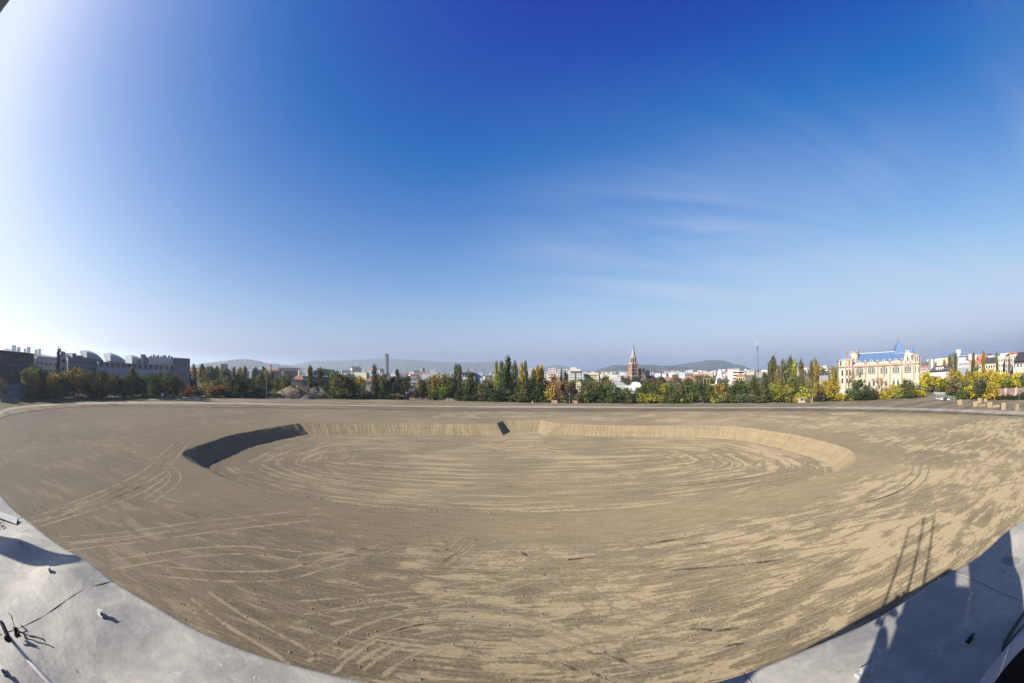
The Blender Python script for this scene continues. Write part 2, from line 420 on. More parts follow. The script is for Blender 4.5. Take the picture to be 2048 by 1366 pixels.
rd = RT[:, :2] - cen; rl = np.hypot(rd[:, 0], rd[:, 1])[:, None]; rdn = rd/rl
RIM = RT[:, :2] + rdn*rag
TOE = RT[:, 2:] + rdn*smooth_ring(rng.normal(size=(NR, 1)), 2)*0.3
arc = s_
def ring_mesh(name, rings, zs, vs, m, closed_rings=NR, attr=None):
    P = []; U = []
    for r, z, v in zip(rings, zs, vs):
        zz_ = z if np.ndim(z) else np.full(NR, z)
        P.append(np.column_stack([r, zz_])); U.append(np.column_stack([arc, np.full(NR, v)]))
    P = np.concatenate(P); U = np.concatenate(U); F = []
    for i in range(len(rings)-1):
        a = np.arange(NR) + i*NR; b = np.roll(np.arange(NR), -1) + i*NR
        F.append(np.column_stack([a, b, b + NR, a + NR]))
    return P, U, np.concatenate(F)
# ground sheet: from the rim out to beyond the horizon
ts = [0, 0.4, 1.0, 2, 4, 7, 11, 16, 22, 30, 40, 52, 66, 82, 100, 125, 160, 210, 300, 450, 700, 1100, 1800, 3200, 6000, 12000, 26000]
rings = [RIM + rdn*tt for tt in ts]
P, U, F = ring_mesh('ground', rings, [-0.06] + [0.0]*(len(ts)-1), ts, None)
def noise2(x, y, seed=0):
    r = np.random.default_rng(seed); z = np.zeros_like(x)
    for k in range(14):
        a = r.uniform(0, 6.28); f = r.uniform(0.02, 0.14); z += np.sin(x*f*math.cos(a) + y*f*math.sin(a) + r.uniform(0, 6.28))
    return z/14
dd = np.hypot(P[:, 0], P[:, 1])
P[:, 2] += np.where(np.repeat(np.array(ts), NR) > 3, noise2(P[:, 0], P[:, 1], 3)*0.0, 0)*np.clip((400-dd)/200, 0, 1)
F = F[:, ::-1]
# where the field ends: the line read along the far edge of the bare soil
endl = [(0, 838), (60, 823), (150, 815), (300, 812), (420, 814), (560, 816), (700, 818), (850, 820), (1024, 822), (1250, 822), (1500, 822), (1700, 823), (1850, 826), (2048, 833)]
ev = [G(*p) for p in endl]; eaz = np.array([math.atan2(v.x, v.y) for v in ev]); ed = np.array([HORD(v) for v in ev])
paz = np.arctan2(P[:, 0], P[:, 1]); lim = np.interp(paz, eaz, ed)
outside = np.clip((dd - lim + 8)/14, 0, 1)
outside = np.where((P[:, 1] < 5) & (dd > 60), np.clip((dd - 130)/30, 0, 1), outside)
ground = quads('ground', P, F, M_GROUND, U, attr=('outside', outside)); tag(ground, kind='structure')
# slope of the pit: rows of gouged soil
fr = [0, 0.12, 0.3, 0.5, 0.7, 0.88, 1.0]
rings = []; zs = []
for i, f in enumerate(fr):
    g = rng.normal(size=(NR, 1)); g = 0.25*g + 0.5*smooth_ring(g, 2) + 0.9*smooth_ring(g, 7)
    amp = 0.0 if i in (0,) else 0.16*math.sin(math.pi*f) + (0.06 if i < 6 else 0)
    rings.append(RIM*(1-f) + TOE*f + rdn*g*amp)
    zs.append(-0.06 + (DEP + 0.06)*f**1.05)
P, U, F = ring_mesh('pit_slope', rings, zs, [f*5.5 for f in fr], None)
slope = quads('pit_slope', P, F, M_SLOPE, U, smooth=False); tag(slope, kind='structure')
# floor of the pit: rings drawn in towards the long axis
segx = np.clip(TOE[:, 0], -38, 36); SEG = np.column_stack([segx, np.full(NR, 98.0)])
SEG = smooth_ring(SEG, 3)
fr = np.linspace(0, 1, 34)
P, U, F = ring_mesh('pit_floor', [TOE*(1-f) + SEG*f for f in fr], [DEP + 0.10*(1 - min(1, f*10)) for f in fr], [f*36 for f in fr], None)
P[:, 2] += np.where(P[:, 2] < DEP + 0.05, noise2(P[:, 0]*2, P[:, 1]*2, 9)*0.0, 0)
floor = quads('pit_floor', P, F, M_FLOOR, U); tag(floor, kind='structure')

# the far edge of the field: packed verge, pale gravel path, grey scrubby ground, lawn on the left
path_lo = [(0, 830), (25, 819), (100, 811.5), (200, 808), (300, 807.5), (420, 808), (560, 810), (700, 812), (850, 814.2), (1024, 816), (1130, 816.2), (1400, 817), (1600, 817), (1700, 818.5), (1850, 821.5), (2048, 831)]
path_hi = [(0, 827), (25, 816.5), (100, 809), (200, 805), (300, 805), (420, 806), (560, 808), (700, 810.4), (850, 812.6), (1024, 812.4), (1130, 812.2), (1400, 815), (1600, 814), (1700, 813.6), (1850, 817), (2048, 823.5)]
tree_ln = [(0, 812), (25, 808), (100, 803), (200, 800), (300, 798), (420, 797), (560, 798), (700, 799), (850, 801), (1024, 806), (1130, 807), (1400, 808), (1600, 806), (1700, 804), (1850, 796), (2048, 800)]
fe = [(0, 838), (25, 829), (100, 818.5), (200, 812), (300, 812), (420, 814), (560, 816), (700, 818), (850, 820), (1024, 822), (1130, 822), (1400, 822), (1600, 822), (1700, 823), (1850, 826), (2048, 833)]
tag(strip('dirt_verge', fe, path_lo, M_VERGE, 0.10), kind='structure')
tag(strip('gravel_path', path_lo, path_hi, M_GRAVEL, 0.13), kind='structure')
tag(strip('scrub_verge', path_hi, tree_ln, M_GREYV, 0.10), kind='structure')
lawn_hi = [(0, 801), (25, 799), (100, 796), (200, 794), (300, 793), (365, 795)]
lawn_lo = [(0, 820), (25, 814), (100, 807), (200, 803), (300, 802), (365, 801)]
tag(strip('lawn', lawn_lo, lawn_hi, M_LAWN, 0.16), kind='structure')
tag(strip('yard', [(300, 801), (340, 801), (400, 802)], [(290, 794), (340, 794), (400, 795)], M_GRAVEL, 0.20), kind='structure')
# ------------------------------------------------------------------ tyre tracks pressed in the soil
TP = []; TF = []; TU = []
def track(pts, wid=0.46, gauge=2.0, z=0.03, both=True, n=8):
    ps = [G(*p) for p in catmull(pts, n)]
    if z < -1: ps = [G(p[0], p[1], DEP) for p in catmull(pts, n)]
    k = len(ps); run = 0
    for off in ((-gauge/2, gauge/2) if both else (0,)):
        base = len(TP); run = 0
        for i, p in enumerate(ps):
            d = (ps[min(i+1, k-1)] - ps[max(i-1, 0)]); d.z = 0; d.normalize(); nrm = Vector((-d.y, d.x, 0))
            if i: run += (ps[i]-ps[i-1]).length
            zz_ = (0.008 if z > -1 else DEP + 0.012)
            for q, sgn in ((0, -1), (1, 1)):
                v = p + nrm*(off + sgn*wid/2); TP.append((v.x, v.y, zz_)); TU.append((run, q))
        for i in range(k-1):
            TF.append((base+2*i, base+2*i+1, base+2*i+3, base+2*i+2))
tracks = [
 [(640,1335),(715,1278),(800,1244),(890,1232),(980,1236),(1080,1262),(1180,1308),(1240,1352)],
 [(700,1330),(760,1290),(850,1262),(940,1254),(1040,1270),(1130,1300),(1190,1340)],
 [(740,1340),(800,1300),(880,1275),(960,1272)],
 [(600,1216),(720,1204),(850,1190),(960,1168),(1050,1150),(1075,1136),(1040,1116),(980,1098)],
 [(650,1236),(760,1214),(880,1200),(1000,1172),(1060,1155)],
 [(110,1082),(240,1072),(380,1052),(520,1036),(640,1022)], [(120,1095),(300,1074),(470,1052),(620,1036)],
 [(70,1040),(160,1012),(240,985),(310,950),(345,915),(362,895),(375,884)], [(60,1052),(180,1016),(270,985),(330,948)],
 [(95,1030),(180,998),(250,968),(300,940),(335,905),(355,888)],
 [(1836,925),(1828,950),(1790,980),(1720,1002),(1600,1030),(1480,1048),(1380,1066),(1250,1088),(1150,1100)],
 [(1850,930),(1840,958),(1800,988),(1740,1008)],
 [(1130,1112),(1260,1098),(1400,1080),(1500,1060)], [(1140,1128),(1280,1108),(1420,1092)],
 [(870,1128),(900,1110),(925,1092),(938,1076)], [(880,1140),(920,1118),(950,1098),(975,1076)], [(865,1120),(890,1104),(905,1090),(915,1076)],
 [(1340,1132),(1450,1122),(1600,1108),(1700,1092)], [(1330,1150),(1480,1140),(1600,1120)],
 [(1230,1200),(1290,1222),(1340,1236),(1430,1246)], [(1120,1310),(1200,1330),(1290,1352)],
 [(1590,1050),(1700,1030),(1800,1010),(1900,985),(2040,960)], [(1560,1075),(1700,1048),(1850,1022),(1920,1010)],
 [(600,1120),(700,1108),(800,1100),(900,1090)], [(1060,1094),(1090,1130),(1150,1170),(1200,1215)],
 [(1400,1290),(1550,1250),(1680,1205)], [(1480,1195),(1600,1180),(1720,1155)],
 [(770,1095),(640,1130),(560,1150),(440,1152),(300,1140)], [(220,1130),(360,1108),(480,1100),(600,1112)],
 [(0,905),(150,890),(300,868),(420,852),(560,842)], [(1880,880),(1960,862),(2048,850)], [(1760,880),(1850,905),(1960,925),(2040,935)],
 [(620,1330),(560,1290),(470,1240),(400,1190)], [(1150,1240),(1260,1262),(1400,1275),(1520,1270)],
 [(150,880),(260,900),(330,930),(350,960),(300,1000)],
]
for tr in tracks: track(tr)
fl = [  # inside the pit
 [(480,950),(560,968),(680,992),(800,1004),(950,1010),(1100,1006),(1300,996),(1480,976),(1600,955),(1660,935),(1640,915)],
 [(450,938),(540,955),(680,980),(860,996),(1050,998),(1250,988),(1450,965),(1570,948),(1625,930),(1600,912),(1560,902)],
 [(520,945),(700,970),(900,984),(1100,986),(1300,974),(1480,955),(1570,936),(1560,918)],
 [(600,950),(760,966),(950,972),(1150,968),(1350,955),(1480,940),(1520,925),(1490,912)],
 [(1300,950),(1400,942),(1450,930),(1440,918),(1400,912)], [(580,935),(700,948),(880,955),(1060,952)], [(640,920),(760,930),(900,936)],
 [(1090,955),(1200,952)], [(900,905),(1050,900),(1180,900)]]
for tr in fl: track(tr, wid=0.6, gauge=2.2, z=DEP)
tyre = quads('tyre_tracks', TP, TF, M_TRACK, TU, smooth=False); tag(tyre, kind='stuff')
# clods of earth thrown up along the near lip of the pit and scattered on the field
CV = []; CF = []
def clod(x, y, z, s):
    b = len(CV)
    for a in (0, 1.3, 2.5, 3.8, 5.1):
        q = s*random.uniform(0.7, 1.2); CV.append((x + q*math.cos(a), y + q*math.sin(a), z - 0.03))
    CV.append((x + s*.1, y, z + s*random.uniform(0.5, 0.9)))
    for i in range(5): CF.append((b+i, b+(i+1) % 5, b+5))
for k in range(1500):
    i = random.randrange(NR)
    p = RIM[i]
    if p[1] > 62: continue
    o = random.gauss(0.2, 0.5); q = p + rdn[i]*o
    clod(q[0], q[1], 0.0, random.uniform(0.05, 0.2))
for k in range(1400):
    i = random.randrange(NR); q = TOE[i] - rdn[i]*abs(random.gauss(0.0, 0.5)); clod(q[0], q[1], DEP, random.uniform(0.08, 0.3))
for k in range(2600):
    az = random.uniform(-1.25, 1.25); d = random.uniform(18, 60); clod(d*math.sin(az), d*math.cos(az), 0.02, random.choice([.03, .04, .05, .06, .08, .12])*random.uniform(.7, 1.2))
cl_o = quads('clods', CV, CF, M_HEAP, smooth=False); tag(cl_o, kind='stuff')
# orange sand uncovered at the foot of the left corner ramp
def mound(name, cx, cy, rx, ry, h, m, z=0.0, n=28, rings_=9, rot=0, seed=1, p=1.4):
    r_ = np.random.default_rng(seed); V = []; Fc = []
    ph = r_.uniform(0, 6.28, 6)
    for j in range(rings_+1):
        f = j/rings_
        for i in range(n):
            a = 2*math.pi*i/n; q = f*(1 + 0.12*math.sin(2*a+ph[0]) + 0.08*math.sin(3*a+ph[1]) + 0.05*math.sin(7*a+ph[2]))
            hh = h*(1-f)**1.0*(1 + 0.15*math.sin(3*a + ph[3] + f*5)) + (0.06*h*r_.normal() if 0 < j < rings_ else 0)*(1-f)
            hh = h*(math.cos(f*math.pi/2)**p)*(1+0.10*math.sin(3*a+ph[3]+f*4)) + 0.03*h*r_.normal()*(0 < j < rings_)
            x = q*rx*math.cos(a); y = q*ry*math.sin(a)
            V.append((cx + x*math.cos(rot) - y*math.sin(rot), cy + x*math.sin(rot) + y*math.cos(rot), z + (hh if j < rings_ else -0.4)))
    for j in range(rings_):
        for i in range(n): Fc.append((j*n+i, j*n+(i+1) % n, (j+1)*n+(i+1) % n, (j+1)*n+i))
    Fc = [tuple(reversed(f)) for f in Fc]
    return quads(name, V, Fc, m, smooth=False)
q = G(657, 869, DEP)
tag(mound('orange_sand_heap', q.x, q.y+0.6, 4.2, 1.6, 1.0, M_ORANGE, DEP, rot=0.35), 'low smear of orange sand at the foot of the pit wall near its left corner', 'sand heap')

# ------------------------------------------------------------------ hills on the horizon
t = NT('wooded_hillside'); p = t.pos()
hn = t.noise(p, 0.004, 6, 0.65); h2_ = t.noise(p, 0.02, 4, 0.7)
vor = t.n('ShaderNodeTexVoronoi'); t.l(p, vor.inputs['Vector']); vor.inputs['Scale'].default_value = 0.011
spz = t.n('ShaderNodeSeparateXYZ'); t.l(p, spz.inputs[0])
lowm = t.ramp(spz.outputs[2], 170.0, 40.0)
spots = t.math('MULTIPLY', t.ramp(vor.outputs['Distance'], 0.30, 0.16), t.ramp(t.math('ADD', hn, t.math('MULTIPLY', lowm, 0.22)), 0.50, 0.60))
c = t.mix(t.ramp(h2_, 0.35, 0.65), (0.04, 0.05, 0.045), (0.085, 0.085, 0.07))
c = t.mix(spots, c, (0.42, 0.38, 0.35))
M_HILL = t.bsdf(c, 0.95)
def ridge(name, pts, dist, depth, back=2500, seed=0):
    pp = catmull(pts, 6); r_ = np.random.default_rng(seed); V = []; Fc = []
    n = len(pp); cols = []
    prof = [(-1, 0), (-.8, .06), (-.6, .17), (-.4, .36), (-.22, .66), (-.1, .88), (0, 1), (.25, .9), (.6, .5), (1, 0)]
    jag = np.convolve(r_.normal(size=n+8), np.ones(3)/3, 'same')[4:4+n]
    for i, q in enumerate(pp):
        dv = D(*q); hx = math.hypot(dv.x, dv.y); ux, uy = dv.x/hx, dv.y/hx
        H = max(1.0, CAM_Z + dv.z/hx*dist) + jag[i]*2.2
        for j, (s, f) in enumerate(prof):
            d = dist + (s*depth if s < 0 else s*back)
            hh = H*f + (r_.normal()*H*0.02 if 0 < j < 5 else 0) - 3*(f == 0)
            V.append((ux*d, uy*d, hh))
    k = len(prof)
    for i in range(n-1):
        for j in range(k-1): Fc.append((i*k+j, (i+1)*k+j, (i+1)*k+j+1, i*k+j+1))
    return tag(quads(name, V, Fc, M_HILL, smooth=False), kind='structure')
ridge('hill_behind_halls', [(300,741),(350,738),(385,731),(400,728),(420,725),(440,723),(458,720),(470,719),(486,718),(503,719),(520,722),(532,726),(548,727),(560,728.5),(590,733),(620,739),(640,745)], 5200, 1700, seed=1)
ridge('broad_hill', [(520,745),(560,735),(590,729),(620,722.5),(645,721),(668,721),(690,720.5),(720,718.5),(760,717.5),(800,718.5),(840,720.5),(880,723),(920,724.5),(960,724.5),(985,723),(1000,723),(1012,726),(1030,732),(1050,738),(1075,744)], 8200, 2600, seed=2)
ridge('small_far_hill', [(1060,745),(1080,738),(1095,733),(1112,730.5),(1128,731),(1140,735),(1160,739),(1175,741),(1200,742),(1230,744)], 9300, 1800, seed=3)
ridge('built_up_hill', [(1170,746),(1195,740),(1212,734),(1225,731),(1250,730),(1275,729.5),(1300,730),(1330,731.5),(1360,733),(1400,737),(1440,742),(1460,746)], 4700, 1500, seed=4)
ridge('right_hill', [(1290,744),(1320,737),(1345,730.5),(1370,727),(1395,723.5),(1415,720.5),(1430,720),(1447,721),(1460,725),(1470,729),(1482,729.5),(1495,735),(1510,740),(1530,744)], 6600, 2200, seed=5)
ridge('left_hill', [(-25,701),(0,700),(12,698),(20,697),(40,703),(60,706),(80,708),(100,712),(130,716),(170,722),(220,728),(280,734),(340,740)], 2600, 900, back=900, seed=6)
ridge('right_edge_hill', [(1900,738),(1940,731),(1980,727),(2010,722),(2048,716),(2080,712)], 3300, 1000, seed=7)

# ------------------------------------------------------------------ the stand we are on: ground floor block and roof of grey panels
ROOF = CAM_Z - 1.6
def edge_y(x): return 1.585 - 0.0105*(x + 1.6)**2 if x < 6 else 1.585 - 0.0105*(7.6)**2 - 0.118*(x-6)
t = NT('weathered_grey_panel'); p = t.pos()
n1 = t.noise(p, 1.3, 5, 0.6, 0.4); n2 = t.noise(p, 7.0, 5, 0.65); n3 = t.noise(p, 0.45, 3, 0.5)
sc_ = t.noise(t.mapping(p, (1.0, 6.0, 1)), 2.2, 5, 0.7)
f = t.ramp(t.math('ADD', t.math('MULTIPLY', n1, 0.6), t.math('MULTIPLY', n2, 0.4)), 0.36, 0.64)
c = t.mix(f, (0.40, 0.385, 0.345), (0.60, 0.575, 0.505))
c = t.mix(t.math('MULTIPLY', t.ramp(n3, 0.40, 0.62), 0.35), c, (0.33, 0.325, 0.31))
c = t.mix(t.math('MULTIPLY', t.ramp(sc_, 0.62, 0.72), 0.45), c, (0.62, 0.62, 0.60))
vd = t.n('ShaderNodeTexVoronoi'); t.l(p, vd.inputs['Vector']); vd.inputs['Scale'].default_value = 5.5
c = t.mix(t.math('MULTIPLY', t.ramp(t.noise(p, 0.9, 6, 0.7, 1.2), 0.50, 0.62), 0.45), c, (0.30, 0.29, 0.27))
c = t.mix(t.math('MULTIPLY', t.ramp(t.noise(p, 3.4, 6, 0.75, 0.5), 0.56, 0.66), 0.35), c, (0.66, 0.64, 0.58))
c = t.mix(t.math('MULTIPLY', t.ramp(vd.outputs['Distance'], 0.07, 0.04), 0.7), c, (0.72, 0.73, 0.74))
vd2 = t.n('ShaderNodeTexVoronoi'); t.l(p, vd2.inputs['Vector']); vd2.inputs['Scale'].default_value = 2.7
c = t.mix(t.math('MULTIPLY', t.ramp(vd2.outputs['Distance'], 0.06, 0.02), 0.6), c, (0.13, 0.125, 0.12))
c = t.mix(t.math('MULTIPLY', t.ramp(t.noise(t.mapping(p, (5.0, 0.7, 1)), 1.6, 6, 0.75, 0.6), 0.60, 0.70), 0.35), c, (0.24, 0.245, 0.26))
M_PANEL = t.bsdf(c, t.math('MULTIPLY_ADD', n2, 0.25, 0.5), 0.0, 0.35, bump=t.math('ADD', n1, t.math('MULTIPLY', n2, 0.35)), bstr=0.6, bdist=0.03)
M_CLIP = mat('dull_zinc', (0.62, 0.62, 0.60), 0.6)
M_SEALD = mat('seam_filler', (0.42, 0.37, 0.30), 0.9)
M_CONC = mat('stand_concrete', (0.40, 0.385, 0.36), 0.9)
M_STEEL = mat('galvanised_steel', (0.50, 0.51, 0.52), 0.4, 0.7)
M_BLACK = mat('black_rubber', (0.012, 0.012, 0.014), 0.55)
M_WHITE = mat('white_painted_tube', (0.72, 0.73, 0.73), 0.35)
stand = empty('stand_building', (0, 0, 0)); tag(stand, 'long grandstand building whose grey panelled roof fills the bottom corners of the picture', 'grandstand')
XS = [-22.8 + 2*i for i in range(18)]      # panel joints, 2 m apart
XE = 10.9
mb = MB(); pts = []
xs_ = [x for x in np.arange(-22.8, XE + .01, 0.5)]
front = [(x, edge_y(x) - 0.06) for x in xs_]
mb.prism([(xs_[0], -12.0)] + [(XE, -12.0)] + list(reversed(front)), ROOF - 0.34, ROOF - 0.05)
mb.build('roof_slab', M_CONC, stand)
mb = MB(); mb.box(-22.4, XE - 0.4, -11.6, -0.9, -0.5, ROOF - 0.34)
for x in np.arange(-22.4, XE-0.5, 4.0): mb.box(x, x+0.5, -0.9, -0.55, -0.5, ROOF - 0.34)
mb.build('wall', M_CONC, stand)
bumps = [(-2.46,1.16,.05,.25), (-3.2,1.11,.05,.22), (-3.97,1.11,.04,.22), (-2.39,.09,.04,.25), (2.48,.66,.02,.15), (2.91,.95,.03,.2), (1.72,1.04,.03,.2), (-2.0,1.3,-.04,.25), (-1.5,1.0,.04,.35), (-2.1,.6,-.04,.35), (-3.6,.7,-.03,.3), (-3.1,1.35,.03,.2), (3.9,.9,-.04,.25), (4.4,1.05,.03,.3)]
def roof_z(x, y):
    z = 0.014*math.sin(2.1*x + 0.7*y + 1) + 0.012*math.sin(3.3*y - 1.2*x) + 0.008*math.sin(5.1*x + 3.7*y)
    for bx, by, h, s in bumps: z += h*math.exp(-((x-bx)**2 + (y-by)**2)/(2*s*s))
    return z
for i in range(len(XS)-1):
    x0, x1 = XS[i] + 0.0012, min(XS[i+1] - 0.0012, XE)
    if x0 > XE: break
    fine = -7 < x0 < 6
    nx, ny = (26, 40) if fine else (6, 10)
    back = -12.0; V = []; Fc = []
    for a in range(nx+1):
        fx = a/nx; x = x0 + (x1-x0)*fx; ye = edge_y(x) + 0.006*math.sin(5*x) + 0.0
        for b in range(ny+1):
            g = (b/ny)**1.7; y = ye - g*(ye - back); j_ = i + (a == nx); wob = 0.013*math.sin(5*y + j_)*(a in (0, nx))
            curl = 0.006*math.exp(-((y-1.25)/0.12)**2)*(a == 0)*fine
            V.append((x + wob, y, ROOF + (roof_z(x, y) if fine or True else 0) + 0.0015*(i % 2) + curl))
        V.append((x, ye + 0.022, ROOF + roof_z(x, ye) - 0.018)); V.append((x, ye + 0.028, ROOF + roof_z(x, ye) - 0.13))
        V.append((x, ye - 0.03, ROOF - 0.13))
    k = ny + 4
    for a in range(nx):
        for b in range(ny): Fc.append((a*k+b, a*k+b+1, (a+1)*k+b+1, (a+1)*k+b))
        Fc.append((a*k+ny+1, a*k, (a+1)*k, (a+1)*k+ny+1)); Fc.append((a*k+ny+2, a*k+ny+1, (a+1)*k+ny+1, (a+1)*k+ny+2)); Fc.append((a*k+ny+3, a*k+ny+2, (a+1)*k+ny+2, (a+1)*k+ny+3))
    o = quads('roof_panel', V, Fc, M_PANEL, smooth=True, parent=stand)
# dark filler lying in the joints
for i, xj in enumerate(XS):
    if -6 < xj < 6:
        mb = MB(); pts = []
        for y in np.arange(edge_y(xj)+0.005, -3, -0.05): pts.append((xj + 0.013*math.sin(5*y+i), y, ROOF + roof_z(xj, y) - 0.0005 + 0.002*math.sin(23*y)))
        mb.tube(pts, 0.0055, 6); mb.build('seam_filler', M_SEALD, stand)
# fixing clips
def clip(x, y, s=1.0, m=None, label=None):
    s *= 0.95
    mb = MB(); z = ROOF + roof_z(x, y)
    mb.box(x-.030*s, x+.030*s, y-.022*s, y+.022*s, z-.01, z+.010*s)
    mb.box(x-.018*s, x+.018*s, y-.020*s, y-.014*s, z+.010*s, z+.034*s)
    mb.box(x-.018*s, x+.030*s, y-.020*s, y+.012*s, z+.034*s, z+.040*s)
    mb.cyl(x, y+.004, z+.008*s, z+.022*s, .009*s, n=8)
    o = mb.build('fixing_clip', m or M_CLIP, stand); return o
for c_ in [(-2.46,1.16,1.1),(-3.2,1.11,1.0),(-3.97,1.11,.9),(-2.39,.09,1.1),(2.91,.95,1.0),(1.72,1.04,1.2),(3.6,.89,.8),(-5.9,1.1,1.),(-1.5,.5,1.)]: clip(*c_)
clip(2.48, .66, 1.0, M_BLACK)
# bent metal tab at the joint near the left edge of the picture
mb = MB(); z = ROOF + roof_z(-4.75, 1.25)
mb.add([(-5.05,1.20,z+.035),(-4.72,1.38,z+.04),(-4.60,1.30,z+.02),(-5.0,1.08,z+.02)], [(3,2,1,0)]); mb.add([(-5.05,1.20,z),(-4.72,1.38,z),(-4.72,1.38,z+.04),(-5.05,1.20,z+.035)], [(0,1,2,3)])
mb.build('lifted_flashing', M_WHITE, stand)
# small wire loop
z = ROOF + roof_z(-4.66, 1.08)
MB().tube([(-4.66+.07*math.cos(a), 1.06+.05*math.sin(a), z+.02) for a in np.linspace(0, 5.6, 16)], .006, 5).build('wire_loop', M_BLACK, stand)
# paint blobs
M_SPOT = mat('white_paint_spot', (0.75, 0.77, 0.80), 0.5)
for x, y, r_ in [(1.96,1.14,.012),(1.80,1.02,.014),(2.62,.98,.007),(2.9,.72,.006),(-.9,1.5,.02),(3.0,1.38,.012),(-1.0,1.42,.012),(-1.3,1.38,.01)]:
    MB().cyl(x, y, ROOF+roof_z(x,y)-.004, ROOF+roof_z(x,y)+.003, r_, r_*.7, 10).build('paint_spot', M_SPOT, stand)

# pole lying across the lower left corner, black strap tied to it
pole = empty('roof_pole', tuple(G(60, 1316, ROOF+0.3))); tag(pole, 'white metal pole slanting over the roof in the bottom left corner', 'pole')
def loc(p, e): return tuple(Vector(p) - Vector(e.location))
pA = G(-60, 1160, ROOF + 0.52); pB = G(100, 1366, ROOF + 0.24); pC = pB + (pB - pA)*1.2; pC.z = ROOF + 0.03
MB().tube([loc(pA, pole), loc(pB, pole), loc(pC, pole)], 0.016, 14).build('tube', M_WHITE, pole, smooth=True)
q0 = G(4, 1250, ROOF + 0.40); q1 = G(16, 1278, ROOF + 0.375)
MB().tube([loc(q0 + Vector((-.01,0,0)), pole), loc((q0+q1)/2, pole), loc(q1, pole)], 0.026, 10).build('clamp', M_BLACK, pole)
strap = MB()
sp = [G(17,1226,ROOF+.06), G(23,1232,ROOF+.07), G(26,1244,ROOF+.05), G(31,1256,ROOF+.05), G(36,1262,ROOF+.04), G(50,1267,ROOF+.03), G(62,1272,ROOF+.03), G(74,1274,ROOF+.03), G(86,1278,ROOF+.03), G(91,1283,ROOF+.02)]
sp = catmull(sp, 4); sp = [Vector(tuple(q)) for q in sp]
rr0 = [.006,.008,.005,.009,.008,.006,.008,.006,.007,.004]
strap.tube(sp, 0.010, 8, rr=[float(np.interp(i_/4, range(10), rr0)) for i_ in range(len(sp))])
so = strap.build('black_strap', M_BLACK); tag(so, 'loose black strap curling on the roof beside the white pole', 'strap')
kn = G(39, 1273, ROOF+.03)
kb = MB()
for k in range(5): kb.tube([kn + Vector((random.uniform(-.03,.03), random.uniform(-.03,.03), .01)), kn + Vector((random.uniform(-.03,.03), random.uniform(-.02,.02), .05)), kn + Vector((random.uniform(-.05,.05), random.uniform(-.04,.04), .015))], .009, 6)
tag(kb.build('knotted_cord', M_BLACK), 'black knot of cord lying on the roof seam next to the white pole', 'cord')
# two dark streaks built as tubes on the right of the roof
for a, b, r_, lb in ((((2048,1226),(2030,1252),(2012,1282),(2008,1300)), 0, .020, 'thick dark cable lying on the roof above the white bowl at the right edge'), (((2060,1236),(2035,1264),(2017,1286),(2008,1304)), 0, .009, 'thin dark cable next to the thick one on the roof at the right edge')):
    pts = [G(q[0], q[1], ROOF + .06) for q in catmull(a, 4)]
    tag(MB().tube(pts, r_, 8).build('roof_streak', M_BLACK, smooth=True), lb, 'streak')
# round white bowl, dark inside, in the lower right corner
dv = D(2078, 1412); bc = Vector((0, 0, CAM_Z)) + dv*1.9
M_BOWL = mat('white_plastic_shell', (0.62, 0.64, 0.70), 0.4); M_BOWLIN = mat('dark_lining', (0.02, 0.02, 0.024), 0.8)
bowl = empty('round_bowl', tuple(bc)); tag(bowl, 'round white shell with a dark hollow inside, cut by the bottom right corner', 'bowl')
axis = (-dv + Vector((0.1, 0.0, 0.5))).normalized()
rot = axis.to_track_quat('Z', 'Y').to_matrix().to_4x4()
def lathe(prof, n=48, mtx=None):
    V = []; Fc = []
    for r_, z in prof:
        for i in range(n):
            v = Vector((r_*math.cos(2*math.pi*i/n), r_*math.sin(2*math.pi*i/n), z)); V.append(tuple(mtx @ v if mtx else v))
    for j in range(len(prof)-1):
        for i in range(n): Fc.append((j*n+i, j*n+(i+1) % n, (j+1)*n+(i+1) % n, (j+1)*n+i))
    return V, Fc
V, Fc = lathe([(.08, -.30), (.22, -.26), (.33, -.15), (.385, -.02), (.40, .03), (.39, .045), (.375, .045), (.335, .03), (.325, .02)], 56, rot)
quads('shell', V, Fc, M_BOWL, parent=bowl)
V, Fc = lathe([(.324, .019), (.318, -.02), (.28, -.13), (.18, -.22), (.02, -.25)], 56, rot)
quads('lining', V, Fc, M_BOWLIN, parent=bowl)

# masts standing on the roof behind us; their shadows run over the field
def mast(x, y, top, r_, lb):
    e = empty('floodlight_mast', (x, y, ROOF)); tag(e, lb, 'mast', 'floodlight masts on the grandstand roof')
    MB().cyl(0, 0, 0.02, top - ROOF, r_, r_*0.8, 14).build('pole', M_STEEL, e, smooth=True)
    MB().cyl(0, 0, 0.0, 0.05, r_*2.2, n=14).build('base_plate', M_STEEL, e)
mast(-1.80, -0.235, 27.85, 0.125, 'tall steel mast on the roof just left of the camera')
mast(1.09, -0.66, 28.7, 0.135, 'tall steel mast on the roof just right of the camera')
mast(3.95, -0.67, 28.0, 0.125, 'tall steel mast at the right end of the row on the roof')
